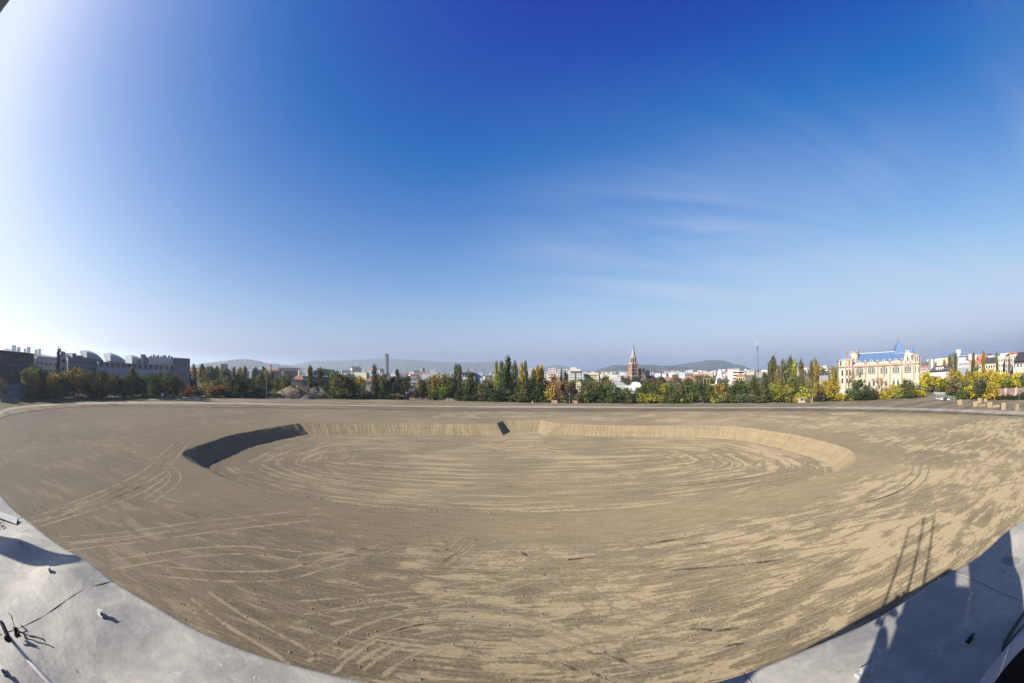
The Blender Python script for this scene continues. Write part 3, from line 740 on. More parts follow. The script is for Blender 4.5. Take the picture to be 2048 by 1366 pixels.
# unseen boxes added behind the camera to shade the right part of the roof
def us(u, s): return (u*.5165 + s*.856, -u*.856 + s*.5165)
M_CASTER = mat('grey_caster_paint', (0.33, 0.34, 0.35), 0.5)
def caster(u0, u1, s0, s1, h, name, lb):
    c0 = us((u0+u1)/2, (s0+s1)/2); e = empty(name, (c0[0], c0[1], ROOF - .02), math.atan2(.5165, .856)); tag(e, lb, 'caster')
    a, b = (s1-s0)/2, (u1-u0)/2
    MB().box(-a, a, -b, b, .06, h).build('body', M_CASTER, e)
    MB().box(-a-.03, a+.03, -b-.0, b+.0, h, h+.04).build('lid', M_CASTER, e)
    MB().box(-a-.015, -a-.001, -b+.04, b-.04, .12, h-.08).build('door', M_STEEL, e)
    MB().box(-a+.03, a-.03, -b+.03, b-.03, 0.0, .06).build('plinth', M_BLACK, e)
caster(0.676, 1.07, -0.95, -0.30, 2.50, 'tall_shadow_caster', 'added unseen tall grey shadow cabinet on the roof behind the camera on its right')
caster(0.53, 0.674, -0.90, -0.35, 1.90, 'low_shadow_caster', 'added unseen narrow lower grey shadow cabinet on the roof between the two tall ones')
caster(0.10, 0.545, -1.45, -0.95, 2.45, 'tall_shadow_caster', 'added unseen wide tall grey shadow cabinet on the roof straight behind the photographer')
e = empty('left_shadow_caster', us(-2.9, -6.2) + (ROOF - .02,)); tag(e, 'added unseen grey pipe casting a shadow band on the roof left of the camera', 'shadow caster')  # unseen pipe added to throw the shadow band across the left roof
MB().cyl(0, 0, 0, 2.25, .185, n=20).build('pipe', M_STEEL, e, smooth=True); MB().cyl(0, 0, 2.25, 2.32, .21, .05, n=20).build('pipe_cap', M_STEEL, e)

# the photographer, holding the camera up to his face
def skin(name, pts, edges, rad, m, parent=None, sub=2):
    me = bpy.data.meshes.new(name); me.from_pydata(pts, edges, []); o = link(name, me, m, parent)
    md = o.modifiers.new('skin', 'SKIN'); sk = me.skin_vertices.new() if not me.skin_vertices else me.skin_vertices[0]
    sl = me.skin_vertices[0]
    for i, r_ in enumerate(rad): sl.data[i].radius = (r_, r_) if not isinstance(r_, tuple) else r_
    sl.data[0].use_root = True
    o.modifiers.new('sub', 'SUBSURF').render_levels = sub
    return o
M_COAT = mat('dark_jacket', (0.03, 0.033, 0.05), 0.85); M_SKIN = mat('skin', (0.50, 0.33, 0.24), 0.55)
M_HAIR = mat('dark_hair', (0.03, 0.02, 0.015), 0.8)
per = empty('person', (-0.09, -0.50, ROOF)); tag(per, 'photographer in a dark jacket holding a camera up to the face on the roof', 'person')
per.rotation_euler = (0, 0, 0)
B = [(0,0,.95),(0,.0,1.15),(0,.02,1.36),(0,.03,1.48),(0,.06,1.60),
     (-.19,.02,1.38),(-.34,.10,1.12),(-.13,.32,1.44),(-.08,.40,1.50),
     (.19,.02,1.38),(.33,.10,1.13),(.13,.32,1.44),(.08,.40,1.50),
     (-.10,0,.90),(-.15,.04,.50),(-.16,-.02,.08),(-.17,.13,.03),
     (.10,0,.90),(.15,.04,.50),(.16,-.02,.08),(.17,.13,.03)]
Eg = [(0,1),(1,2),(2,3),(3,4),(2,5),(5,6),(6,7),(7,8),(2,9),(9,10),(10,11),(11,12),(0,13),(13,14),(14,15),(15,16),(0,17),(17,18),(18,19),(19,20)]
Rr = [.19,(.20,.15),(.20,.14),.07,.06,.11,.10,.055,.03,.11,.10,.055,.03,.11,.075,.05,.045,.11,.075,.05,.045]
skin('body', B, Eg, Rr, M_COAT, per)
MB().box(-.42,-.20,-.30,.02,.86,1.22).build('shoulder_bag', M_COAT, per)
V, Fc = lathe([(.001,.13),(.05,.12),(.078,.08),(.088,.02),(.084,-.03),(.07,-.08),(.045,-.12),(.001,-.13)], 20)
V = [(x*.88, y*1.08 + (.012 if z < 0 else 0), z) for x, y, z in V]
hd = quads('head', V, Fc, M_SKIN, parent=per); hd.location = (0, .09, 1.67)
nb = MB(); nb.add([(-.014,.095,-.02),(.014,.095,-.02),(0,.125,-.025),(0,.092,.03)], [(0,1,2),(1,3,2),(3,0,2)]); no = nb.build('nose', M_SKIN, hd)
for sx_ in (-1, 1):
    MB().cyl(sx_*.077, .0, -.02, .02, .012, .016, 8).build('ear', M_SKIN, hd); MB().cyl(sx_*.03, .088, .008, .022, .009, .007, 8).build('eye', M_HAIR, hd)
V, Fc = lathe([(.001,.142),(.055,.132),(.088,.085),(.096,.02),(.09,-.02)], 20)
V = [(x*.9, y*1.05 - .014, z) for x, y, z in V]; hr = quads('hair', V, Fc, M_HAIR, parent=hd)
for sx_ in (-1, 1):      # hands: palm and five fingers closed on the camera body
    pts = [(sx_*.085,.40,1.50),(sx_*.078,.43,1.515),(sx_*.070,.455,1.525)]; ed = [(0,1),(1,2)]; rr_ = [.024,.026,.022]
    hnd = skin('hand', pts, ed, rr_, M_SKIN, per, 1)
    for k in range(4):
        zf = 1.552 - k*.019; lf = (.040,.046,.042,.034)[k]
        MB().tube([(sx_*.074,.452,zf-.01),(sx_*.080,.476,zf),(sx_*(.080-lf*.7),.492,zf)], .0085, 6, rr=[.0095,.0088,.0072]).build('finger', M_SKIN, hnd)
    MB().tube([(sx_*.084,.43,1.50),(sx_*.070,.425,1.545),(sx_*.05,.432,1.565)], .010, 6).build('thumb', M_SKIN, hnd)
# ------------------------------------------------------------------ trees
def leaf_mat(name):
    t = NT(name)
    oi = t.n('ShaderNodeObjectInfo'); at = t.n('ShaderNodeAttribute'); at.attribute_name = 'tint'
    f = at.outputs['Fac']; col = oi.outputs['Color']
    hv = t.n('ShaderNodeHueSaturation')
    t.l(t.math('MULTIPLY_ADD', f, 0.05, 0.475), hv.inputs['Hue']); hv.inputs['Saturation'].default_value = 1.0
    t.l(t.math('MULTIPLY_ADD', f, 0.95, 0.5), hv.inputs['Value']); t.l(col, hv.inputs['Color'])
    d = t.n('ShaderNodeBsdfDiffuse'); t.l(hv.outputs[0], d.inputs[0])
    tr = t.n('ShaderNodeBsdfTranslucent'); t.l(hv.outputs[0], tr.inputs[0])
    mx_ = t.n('ShaderNodeMixShader'); mx_.inputs[0].default_value = 0.22
    t.l(d.outputs[0], mx_.inputs[1]); t.l(tr.outputs[0], mx_.inputs[2]); t.l(mx_.outputs[0], t.out.inputs[0])
    return t.m
M_LEAF = leaf_mat('foliage')
M_BARK = mat('bark', (0.16, 0.13, 0.10), 0.9)
def crown_mesh(name, kind, seed):
    """crown in a unit box: width 1, height 1 (z 0..1); returns a leaf mesh"""
    r = np.random.default_rng(seed)
    if kind == 'round':
        nb = 30; C = []
        while len(C) < nb:
            v = r.uniform(-1, 1, 3)
            if np.linalg.norm(v) < 1: C.append(v*(0.42, 0.42, 0.40) + (0, 0, 0.55))
        C = np.array(C); C[:, 2] += -0.10*np.abs(C[:, 0]*2)**2; Rb = r.uniform(0.10, 0.20, nb); sz = 0.030; per = 62
    elif kind == 'wide':
        nb = 34; C = r.uniform(-1, 1, (nb, 3))*(0.46, 0.40, 0.30) + (0, 0, 0.52)
        C[:, 2] = 0.18 + (C[:, 2]-0.18)*(1 - 0.5*np.abs(C[:, 0])**1.5); Rb = r.uniform(0.09, 0.19, nb); sz = 0.030; per = 56
    elif kind == 'poplar':
        nb = 34; z = np.linspace(0.06, 0.95, nb); wv = np.clip(1.15*np.sin(np.pi*np.clip(z*0.96, 0, 1)**0.75)**0.45, 0, 1)
        C = np.column_stack([r.normal(size=nb)*0.15*wv, r.normal(size=nb)*0.15*wv, z]); Rb = 0.24*wv*r.uniform(0.7, 1.15, nb) + 0.05; sz = 0.05; per = 48
    elif kind == 'conifer':
        nb = 34; z = np.linspace(0.05, 0.96, nb); wv = (1.02-z)
        C = np.column_stack([r.normal(size=nb)*0.16*wv, r.normal(size=nb)*0.16*wv, z]); Rb = 0.34*wv + 0.03; sz = 0.05; per = 46
    elif kind == 'bush':
        nb = 22; C = r.uniform(-1, 1, (nb, 3))*(0.42, 0.38, 0.30) + (0, 0, 0.42); Rb = r.uniform(0.12, 0.24, nb); sz = 0.045; per = 48
    else:  # sparse
        nb = 24; C = r.uniform(-1, 1, (nb, 3))*(0.40, 0.38, 0.38) + (0, 0, 0.56); Rb = r.uniform(0.08, 0.17, nb); sz = 0.024; per = 30
    P = []; T = []
    for c, rb in zip(C, Rb):
        v = r.normal(size=(per, 3)); v /= np.linalg.norm(v, axis=1)[:, None]
        rad = rb*r.uniform(0.55, 1.05, (per, 1)); sq = np.array([1, 1, 0.42 if kind == 'poplar' else (0.30 if kind == 'conifer' else 0.8)])
        if kind in ('poplar', 'conifer'): sq = np.array([1, 1, 0.55])
        p = c + v*rad*sq
        keep = r.random(per) > (0.12 if kind != 'sparse' else 0.25); p = np.where(keep[:, None], p, c + v*rb*1.45*sq)
        P.append(p); T.append(np.clip(r.uniform(0.2, 0.8) + r.normal(size=per)*0.18, 0, 1))
    P = np.concatenate(P); T = np.concatenate(T); n = len(P)
    ctr = np.array([0, 0, 0.5]); out = P - ctr; out /= np.linalg.norm(out, axis=1)[:, None] + 1e-6
    nrm = out*0.7 + r.normal(size=(n, 3))*0.75; nrm /= np.linalg.norm(nrm, axis=1)[:, None]
    a = np.cross(nrm, r.normal(size=(n, 3))); a /= np.linalg.norm(a, axis=1)[:, None]; b = np.cross(nrm, a)
    s = sz*r.uniform(0.6, 1.35, (n, 1))
    V = np.stack([P - a*s, P + b*s*0.8, P + a*s, P - b*s*0.8], 1).reshape(-1, 3)
    F = np.arange(4*n).reshape(n, 4)
    o = quads(name, V, F, M_LEAF, smooth=False, attr=('tint', np.repeat(T, 4)))
    me = o.data; bpy.data.objects.remove(o); return me
def trunk_mesh(kind, seed):
    rr = random.Random(seed); mb = MB()
    top = 0.92 if kind in ('poplar', 'conifer') else 0.62
    w_ = 0.05 if kind in ('poplar', 'conifer') else 0.028
    pts = [(0, 0, -0.02), (rr.uniform(-.01, .01), 0, .15), (rr.uniform(-.02, .02), rr.uniform(-.02, .02), .35), (rr.uniform(-.03, .03), 0, top)]
    mb.tube(pts, w_, 7, rr=[w_*1.25, w_, w_*.8, w_*.15])
    for k in range(5 if kind not in ('poplar', 'conifer') else 2):
        a = rr.uniform(0, 6.28); z = rr.uniform(.22, .48)
        mb.tube([(0, 0, z), (.14*math.cos(a), .14*math.sin(a), z+.13), (.30*math.cos(a), .30*math.sin(a), z+.27)], .012, 5, rr=[.014, .010, .003])
    return mb.mesh('trunk')
KINDS_ = {}
for kd, n in (('round', 5), ('wide', 3), ('poplar', 4), ('conifer', 2), ('bush', 4), ('sparse', 3)):
    KINDS_[kd] = []
    for i in range(n):
        cm = crown_mesh(kd + '_crown', kd, 100 + i*7 + len(kd)); tm = trunk_mesh(kd, i*3 + len(kd)); tm.materials.append(M_BARK)
        KINDS_[kd].append((cm, tm))
PAL = {  # colour word -> leaf reflectance
 'dark green': (0.032, 0.042, 0.018), 'green': (0.055, 0.075, 0.022), 'bright green': (0.085, 0.12, 0.022), 'olive green': (0.075, 0.075, 0.030),
 'grey green': (0.070, 0.075, 0.045), 'yellow green': (0.16, 0.16, 0.025), 'yellow': (0.27, 0.225, 0.02), 'golden': (0.24, 0.175, 0.025), 'orange': (0.17, 0.115, 0.03),
 'rusty brown': (0.13, 0.075, 0.035), 'reddish': (0.13, 0.055, 0.03), 'brownish': (0.11, 0.09, 0.045), 'dark purple': (0.05, 0.035, 0.035), 'pale bare': (0.16, 0.13, 0.10)}
LAND = [(22, 'the dark brick block'), (80, 'the white hall'), (130, 'the striped white block'), (185, 'the first curved roof fin'), (235, 'the second curved roof fin'), (282, 'the third curved roof fin'), (363, 'the dark box shaped hall'),
 (450, 'the round topped hill'), (541, 'the brick chimney'), (596, 'the red roofed cream house'), (655, 'the arched green hall'), (773, 'the tall twin toned tower'), (840, 'the low pale city roofs'),
 (925, 'the white cube building'), (1000, "the broad hill's end"), (1095, 'the white terraced flats'), (1147, 'the white tower block'), (1190, 'the yellow flat roofed block'), (1268, 'the church spire'), (1375, 'the red tiled roofs'), (1440, 'the white cone'),
 (1470, 'the white office slab'), (1517, 'the telecom mast'), (1618, 'the pink site wall'), (1700, "the blue roofed palace's left turret"), (1745, "the blue roofed palace's middle"), (1805, 'the tall blue spire roof'), (1838, "the blue roofed palace's right end"), (1862, 'the white slab tower'),
 (1905, 'the dark glass tower'), (1940, 'the small round tower'), (1975, 'the red roofed houses'), (2020, 'the dark gabled house')]
ORD = ['first', 'second', 'third', 'fourth', 'fifth', 'sixth', 'seventh', 'eighth', 'ninth', 'tenth', 'eleventh', 'twelfth', 'thirteenth', 'fourteenth', 'fifteenth', 'sixteenth', 'seventeenth', 'eighteenth', 'nineteenth', 'twentieth']
tree_reqs = []
def tree(x, top, wpx, kind, colour, dist=None, base=None, zone='front'):
    tree_reqs.append(dict(x=x, top=top, w=wpx, kind=kind, colour=colour, dist=dist, base=base, zone=zone))
BL = [(0, 806), (25, 802), (100, 799), (200, 797), (300, 795), (420, 795), (560, 797), (700, 798.5), (850, 800.5), (1024, 804.5), (1130, 806), (1400, 807), (1600, 805.5), (1700, 802), (1850, 796), (1950, 800), (2048, 797)]
BLx = [b[0] for b in BL]; BLy = [b[1] for b in BL]
T = tree
for a in [
 (5,757,20,'round','brownish'),(56,733,30,'round','brownish'),(67,731,24,'round','yellow green'),(80,728,26,'round','dark green'),(104,742,22,'round','orange'),(114,741,22,'round','golden'),(126,743,26,'round','green'),(150,731,44,'round','orange'),(138,745,34,'round','dark green'),(163,752,26,'round','dark green'),
 (192,731,38,'wide','olive green'),(206,738,26,'round','dark green'),(176,764,14,'bush','reddish'),(222,766,22,'round','olive green'),(240,760,22,'round','dark green'),(265,738,15,'poplar','olive green'),(252,764,18,'bush','dark green'),(285,744,34,'round','green'),(296,752,26,'round','dark green'),(274,752,22,'round','dark green'),
 (86,760,26,'bush','dark green'),(70,770,22,'bush','olive green'),(116,770,26,'bush','green'),(185,770,26,'bush','dark green'),(206,772,22,'bush','dark green'),
 (378,766,24,'bush','reddish'),(393,768,22,'bush','dark green'),(412,761,26,'round','orange'),(421,774,16,'bush','golden'),(440,767,26,'bush','reddish'),(428,768,22,'bush','rusty brown'),
 (458,747,26,'round','olive green'),(475,746,26,'round','dark green'),(492,752,26,'round','dark green'),(470,766,22,'bush','dark green'),(512,768,24,'bush','dark green'),(498,772,24,'bush','dark green'),(458,776,16,'bush','green'),(523,774,16,'bush','dark green'),
 (551,776,15,'bush','yellow green'),(590,772,14,'sparse','reddish'),(612,776,16,'sparse','reddish'),(567,776,12,'sparse','brownish'),
 (676,744,28,'round','olive green'),(690,741,30,'round','brownish'),(700,746,24,'round','olive green'),(684,764,30,'bush','green'),(672,776,20,'bush','olive green'),(703,774,22,'bush','yellow green'),(722,748,16,'round','golden'),(715,768,18,'bush','olive green'),
 (737,768,20,'sparse','pale bare'),(727,776,14,'bush','brownish'),(749,735,10,'poplar','olive green'),(756,742,20,'round','brownish'),(768,744,20,'round','olive green'),(758,764,26,'round','dark green'),(776,770,16,'bush','green'),(784,745,14,'round','dark green'),(795,742,11,'poplar','grey green'),(812,747,20,'round','dark green'),(804,754,18,'round','olive green'),(792,774,20,'sparse','dark green'),
 (846,752,20,'round','olive green'),(839,750,16,'sparse','brownish'),(826,766,16,'sparse','olive green'),(876,744,28,'round','orange'),(892,744,32,'round','olive green'),(866,762,26,'round','bright green'),(886,764,34,'round','bright green'),(874,776,26,'bush','green'),(862,750,24,'round','brownish'),
 (908,772,24,'round','dark green'),(924,768,26,'round','dark green'),(919,735,10,'poplar','grey green'),(912,733,9,'poplar','olive green'),(941,743,26,'round','olive green'),(937,764,24,'round','dark green'),(954,768,22,'round','brownish'),(966,764,24,'round','olive green'),(956,782,20,'bush','olive green'),
 (978,752,20,'round','brownish'),(985,772,24,'bush','dark green'),(993,727,9,'poplar','yellow green'),(1003,727,11,'poplar','green'),(1016,720,15,'poplar','green'),(1029,727,12,'poplar','grey green'),(1043,728,8,'poplar','golden'),(1051,726,9,'poplar','olive green'),(1075,736,10,'poplar','golden'),(1083,733,9,'poplar','golden'),(1068,742,12,'poplar','olive green'),
 (997,768,24,'bush','dark green'),(1012,745,26,'round','dark green'),(1031,746,26,'round','brownish'),(1044,750,26,'round','olive green'),(1061,748,26,'round','dark green'),(1080,750,26,'round','dark green'),(1090,752,20,'round','grey green'),(1020,774,26,'bush','dark green'),(1040,776,26,'bush','olive green'),(1075,776,30,'bush','dark green'),(1058,778,24,'bush','dark green'),
 (1110,750,32,'round','rusty brown'),(1124,757,26,'round','rusty brown'),(1101,766,18,'bush','golden'),(1122,739,7,'conifer','dark green'),(1131,744,8,'conifer','dark green'),(1140,768,26,'round','dark purple'),(1125,778,26,'bush','dark purple'),(1155,780,20,'bush','brownish'),
 (1171,757,26,'round','olive green'),(1188,754,32,'round','olive green'),(1161,793,16,'bush','yellow'),(1173,776,26,'bush','green'),(1205,764,26,'round','green'),(1222,761,26,'round','green'),(1196,776,30,'bush','dark green'),(1222,780,26,'bush','green'),(1241,770,20,'round','yellow green'),(1254,772,22,'round','green'),(1262,782,18,'bush','dark green'),(1240,784,22,'bush','dark green'),
 (1281,770,22,'round','olive green'),(1292,764,26,'round','green'),(1308,765,24,'round','olive green'),(1325,762,26,'round','yellow green'),(1342,765,24,'round','green'),(1358,766,22,'round','olive green'),(1370,760,26,'round','green'),(1385,764,24,'round','green'),(1400,765,24,'round','dark green'),(1290,782,24,'bush','yellow green'),(1310,784,26,'bush','yellow green'),(1345,784,22,'bush','green'),(1378,780,26,'bush','bright green'),(1330,788,20,'bush','dark green'),
 (1418,768,24,'round','green'),(1428,764,22,'round','golden'),(1440,762,24,'round','orange'),(1449,774,22,'round','green'),(1462,768,26,'round','green'),(1477,764,24,'round','dark green'),(1488,766,24,'round','green'),(1500,756,24,'round','olive green'),(1508,752,22,'round','green'),(1434,786,20,'bush','yellow green'),(1470,782,22,'bush','green'),(1485,784,22,'bush','grey green'),(1507,786,14,'bush','yellow'),(1525,778,22,'round','dark green'),(1452,790,20,'bush','dark green'),(1415,790,22,'bush','dark green'),(1520,790,20,'bush','dark green'),
 (1528,748,14,'poplar','olive green'),(1539,728,12,'poplar','olive green'),(1546,719,15,'poplar','olive green'),(1543,752,22,'round','olive green'),(1555,736,12,'poplar','brownish'),(1566,726,13,'poplar','grey green'),(1579,720,15,'poplar','olive green'),(1588,724,12,'poplar','yellow green'),(1602,725,11,'poplar','olive green'),(1572,738,18,'poplar','olive green'),(1585,745,20,'poplar','olive green'),
 (1558,756,24,'round','yellow green'),(1566,770,26,'bush','yellow green'),(1540,776,24,'bush','green'),(1580,768,24,'bush','brownish'),(1590,781,16,'bush','yellow'),(1597,758,24,'round','green'),(1610,768,22,'bush','yellow green'),(1574,762,24,'round','yellow green'),
 (1622,728,10,'poplar','brownish'),(1631,724,13,'poplar','orange'),(1622,752,20,'round','brownish'),(1635,766,24,'round','green'),(1641,777,18,'bush','dark purple'),(1652,757,26,'round','golden'),(1664,753,26,'round','golden'),(1660,772,26,'bush','golden'),(1680,782,20,'bush','yellow'),(1646,785,16,'bush','green'),(1690,790,18,'bush','pale bare'),
 (1711,742,26,'sparse','olive green'),(1716,752,26,'round','green'),(1706,772,24,'bush','green'),(1722,776,24,'bush','dark green'),(1738,768,22,'round','dark green'),(1744,778,20,'bush','dark green'),(1750,755,14,'sparse','rusty brown'),(1764,750,22,'sparse','rusty brown'),(1757,779,20,'bush','yellow'),(1773,777,24,'bush','yellow'),(1787,768,26,'round','yellow'),(1800,770,22,'round','yellow green'),(1812,758,26,'round','olive green'),(1826,762,26,'round','green'),(1820,776,30,'bush','green'),(1840,774,20,'bush','yellow'),(1798,786,22,'bush','yellow green'),(1700,792,20,'bush','yellow green')]:
    T(*a)
for a in [ # right hand side, behind the field corner
 (1851,743,26,'round','yellow'),(1861,752,24,'round','dark purple'),(1856,748,22,'round','yellow green'),(1872,752,22,'round','yellow'),(1884,754,22,'round','green'),(1890,757,20,'round','yellow green'),(1903,740,28,'round','golden'),(1915,741,26,'round','yellow'),(1937,741,28,'round','golden'),(1952,738,24,'round','yellow'),(1972,736,26,'round','golden'),(1988,735,26,'round','golden'),(2002,738,26,'round','yellow'),(2018,744,26,'round','yellow green'),(2032,742,24,'round','yellow'),(2044,742,22,'round','green'),(2010,752,26,'round','yellow green'),(2028,756,24,'round','green')]:
    T(*a, base=786.0)
for a in [(1910,752,32,'round','brownish'),(1922,757,28,'round','olive green'),(1905,772,20,'bush','green'),(1941,772,28,'round','brownish'),(1958,752,28,'round','grey green'),(1967,764,26,'round','dark green'),(1930,776,24,'bush','green'),(1986,758,24,'round','golden'),(1983,772,24,'bush','golden'),(1976,780,18,'bush','orange'),(1946,764,20,'bush','yellow'),(2009,786,12,'sparse','rusty brown'),(2043,780,14,'bush','dark green')]:
    T(*a, base=800.0)
# second row and beyond: poplars and trees between the roofs
for a in [(371,733,13,'poplar','golden',300),(378,748,10,'poplar','dark green',310),(330,739,24,'round','brownish',330),(346,741,22,'round','brownish',330),(317,744,20,'round','olive green',330),(620,735,11,'poplar','olive green',300),(641,739,11,'poplar','olive green',300),(661,748,10,'poplar','yellow green',300),(632,764,16,'round','dark green',300),(650,765,16,'round','dark green',290),(554,748,14,'round','olive green',300),(572,742,24,'round','olive green',290),(565,750,20,'round','dark green',310),
 (1871,727,7,'poplar','rusty brown',330),(1889,722,8,'poplar','rusty brown',330),(1899,714,9,'poplar','olive green',330),(1911,712,9,'poplar','olive green',330),(1947,709,7,'poplar','olive green',330),(1967,705,8,'poplar','orange',330),(1993,706,12,'conifer','olive green',330),(1951,726,14,'round','olive green',330),(1983,730,14,'round','rusty brown',330),(117,702,8,'poplar','dark purple',260),
 (1650,731,20,'round','olive green',330),(1667,728,12,'round','orange',330),(1674,734,12,'round','olive green',330),(1641,736,14,'round','olive green',340),(1350,748,24,'round','brownish',420),(1400,745,30,'wide','olive green',480),(1412,748,30,'wide','olive green',480),(1420,750,24,'wide','brownish',460),(1388,746,24,'wide','brownish',520),(1213,750,20,'round','dark green',460),(1322,752,14,'round','dark green',400),(1270,752,18,'round','dark green',420),(1250,750,20,'round','dark green',450)]:
    T(*a[:5], dist=a[5], zone='second')
rr = random.Random(11)
cols2 = ['olive green', 'brownish', 'grey green', 'dark green', 'olive green', 'yellow green', 'rusty brown']
for i in range(46):       # pale poplars and trees massed between the left halls and the round hill
    x = rr.uniform(382, 545); kd = 'poplar' if rr.random() < .62 else 'round'
    T(x, rr.uniform(729, 744) + (x-382)*0.045, rr.uniform(7, 11) if kd == 'poplar' else rr.uniform(14, 22), kd, rr.choice(['grey green', 'olive green', 'brownish', 'orange', 'grey green', 'dark green']), dist=rr.uniform(380, 560), zone='belt')
for i in range(90):       # filling behind the front row
    x = rr.uniform(300, 1640)
    if 1255 < x < 1290 or 570 < x < 612: continue
    T(x, rr.uniform(752, 760), rr.uniform(16, 26), rr.choice(['round', 'round', 'wide', 'bush']), rr.choice(cols2), dist=rr.uniform(280, 420), zone='far')
for x, tp in ((205,741),(216,742),(228,744),(240,743),(252,745),(262,743),(275,744),(300,745),(310,743),(322,742),(334,744),(346,743),(356,746),(95,742),(88,746)):
    T(x, tp, rr.uniform(18, 24), 'round', rr.choice(['dark green', 'olive green', 'brownish', 'green']), dist=rr.uniform(235, 262), zone='far')
for i in range(34):
    x = rr.uniform(40, 320); T(x, rr.uniform(745, 762), rr.uniform(16, 26), 'round', rr.choice(['dark green', 'olive green', 'brownish']), dist=rr.uniform(230, 330), zone='far')
for i in range(30):
    x = rr.uniform(1640, 2048); T(x, rr.uniform(744, 756), rr.uniform(14, 22), 'round', rr.choice(['olive green', 'yellow green', 'dark green', 'golden']), dist=rr.uniform(290, 380), zone='far')
for i in range(60):       # dark undergrowth along the foot of the front row
    x = rr.uniform(45, 1830)
    if 300 < x < 372 or 560 < x < 668 or 812 < x < 860 or 1592 < x < 1628: continue
    T(x, rr.uniform(782, 790), rr.uniform(14, 24), 'bush', rr.choice(['dark green', 'dark green', 'brownish', 'green', 'olive green']))
for x in (572, 583, 600, 621, 644, 655):
    T(x, rr.uniform(779, 784), rr.uniform(12, 18), 'sparse' if x % 2 else 'bush', rr.choice(['rusty brown', 'brownish', 'olive green']))
cnt = {}
def describe(q):
    x = q['x']; li = min(range(len(LAND)), key=lambda i: abs(LAND[i][0]-x)); side = 'left' if x < LAND[li][0] else 'right'
    noun = {'round': 'broad leaved tree', 'wide': 'spreading tree', 'poplar': 'slim poplar', 'conifer': 'pointed conifer', 'bush': 'bushy shrub', 'sparse': 'thinly leaved tree'}[q['kind']]
    return noun, li, side
tree_reqs.sort(key=lambda q: q['x'])
groups_ = {}
for q in tree_reqs: groups_.setdefault((q['colour'],) + describe(q), []).append(q)
for key, lst in groups_.items():
    colour, noun, li, side = key
    lst.sort(key=lambda q: abs(q['x'] - LAND[li][0]))
    for i, q in enumerate(lst):
        base_ = '%s %s ' % (colour, noun)
        q['label'] = (base_ if len(lst) == 1 else ORD[i] + ' ' + base_) + ('just %s of ' % side if len(lst) == 1 else 'counting %s from ' % side) + LAND[li][1]
NAMES = {'round': 'tree', 'wide': 'tree', 'poplar': 'poplar_tree', 'conifer': 'conifer_tree', 'bush': 'shrub', 'sparse': 'young_tree'}
rr2 = random.Random(5)
CC = {'front': (1.0), 'second': 1.0, 'belt': 1.15, 'far': 0.9}
for q in tree_reqs:
    if q['dist']:
        p = AT(q['x'], 760, q['dist'])
    else:
        by = q['base'] if q['base'] else float(np.interp(q['x'], BLx, BLy))
        by -= rr2.uniform(0, 1.4) + (0.9 if q['kind'] in ('round', 'wide', 'poplar', 'conifer') else 0)
        p = G(q['x'], by, 0)
    d = HORD(p); dv = D(q['x'], q['top'])
    h = max(2.0, CAM_Z + dv.z/math.hypot(dv.x, dv.y)*d)
    # width in metres of so many pixels sideways at this distance
    a0 = D(q['x']-q['w']/2, 760); a1 = D(q['x']+q['w']/2, 760)
    wd = abs(math.atan2(a1.x, a1.y) - math.atan2(a0.x, a0.y))*d*(1.3 if q['kind'] in ('poplar', 'conifer') else 1.34)
    wd = min(wd, h*1.7)
    cm, tm = rr2.choice(KINDS_[q['kind']])
    e = empty(NAMES[q['kind']], (p.x, p.y, 0.0), rr2.uniform(0, 6.28)); tag(e, q['label'], 'shrub' if q['kind'] == 'bush' else 'tree')
    low = {'bush': 0.0, 'poplar': 0.02, 'conifer': 0.02, 'sparse': 0.1}.get(q['kind'], 0.02)
    cr = bpy.data.objects.new('crown', cm); COL.objects.link(cr); cr.parent = e
    cr.scale = (wd, wd, h*(1-low)*1.06); cr.location = (0, 0, h*low - 0.02*h)
    c = PAL[q['colour']]; v = rr2.uniform(0.85, 1.25)*CC[q['zone']]
    cr.color = (c[0]*v*rr2.uniform(.92, 1.08), c[1]*v, c[2]*v, 1)
    tk = bpy.data.objects.new('trunk', tm); COL.objects.link(tk); tk.parent = e
    tk.scale = (wd*.8, wd*.8, h)
    if q['kind'] in ('poplar', 'conifer'): tk.scale = (wd*.35, wd*.35, h)
# ------------------------------------------------------------------ buildings
def W(name, c, rough=0.8, var=0.08): return mat(name, c, rough, 0, var, 0.25)
M_WALLW = W('white_render', (0.66, 0.66, 0.64)); M_WALLC = W('cream_render', (0.64, 0.59, 0.44)); M_WALLY = W('yellow_render', (0.62, 0.50, 0.27)); M_WALLP = W('pink_render', (0.56, 0.44, 0.38))
M_WALLG = W('grey_render', (0.50, 0.50, 0.50)); M_WALLD = W('dark_cladding', (0.30, 0.33, 0.40)); M_BRICKD = W('dark_brick', (0.15, 0.135, 0.145)); M_BRICK = W('red_brick', (0.36, 0.23, 0.18), 0.9, 0.15)
M_RED = W('red_tiles', (0.52, 0.22, 0.12), 0.9, 0.15); M_SLATE = W('dark_slate', (0.085, 0.075, 0.09), 0.7); M_GREYR = W('grey_sheet_roof', (0.42, 0.42, 0.46), 0.6); M_GREENR = W('green_sheet_roof', (0.10, 0.24, 0.20), 0.6)
M_STONE = W('pale_stone', (0.60, 0.56, 0.48)); M_CLAY = W('clay_trim', (0.50, 0.26, 0.17)); M_SAND = W('sandy_block', (0.40, 0.30, 0.18)); M_LILAC = W('lilac_sheet', (0.40, 0.40, 0.48))
M_BLUEG = W('blue_grey_cladding', (0.52, 0.64, 0.80), 0.4); M_SILVER = W('silver_mesh', (0.85, 0.86, 0.92), 0.5); M_WOOD = W('brown_timber', (0.22, 0.15, 0.09))
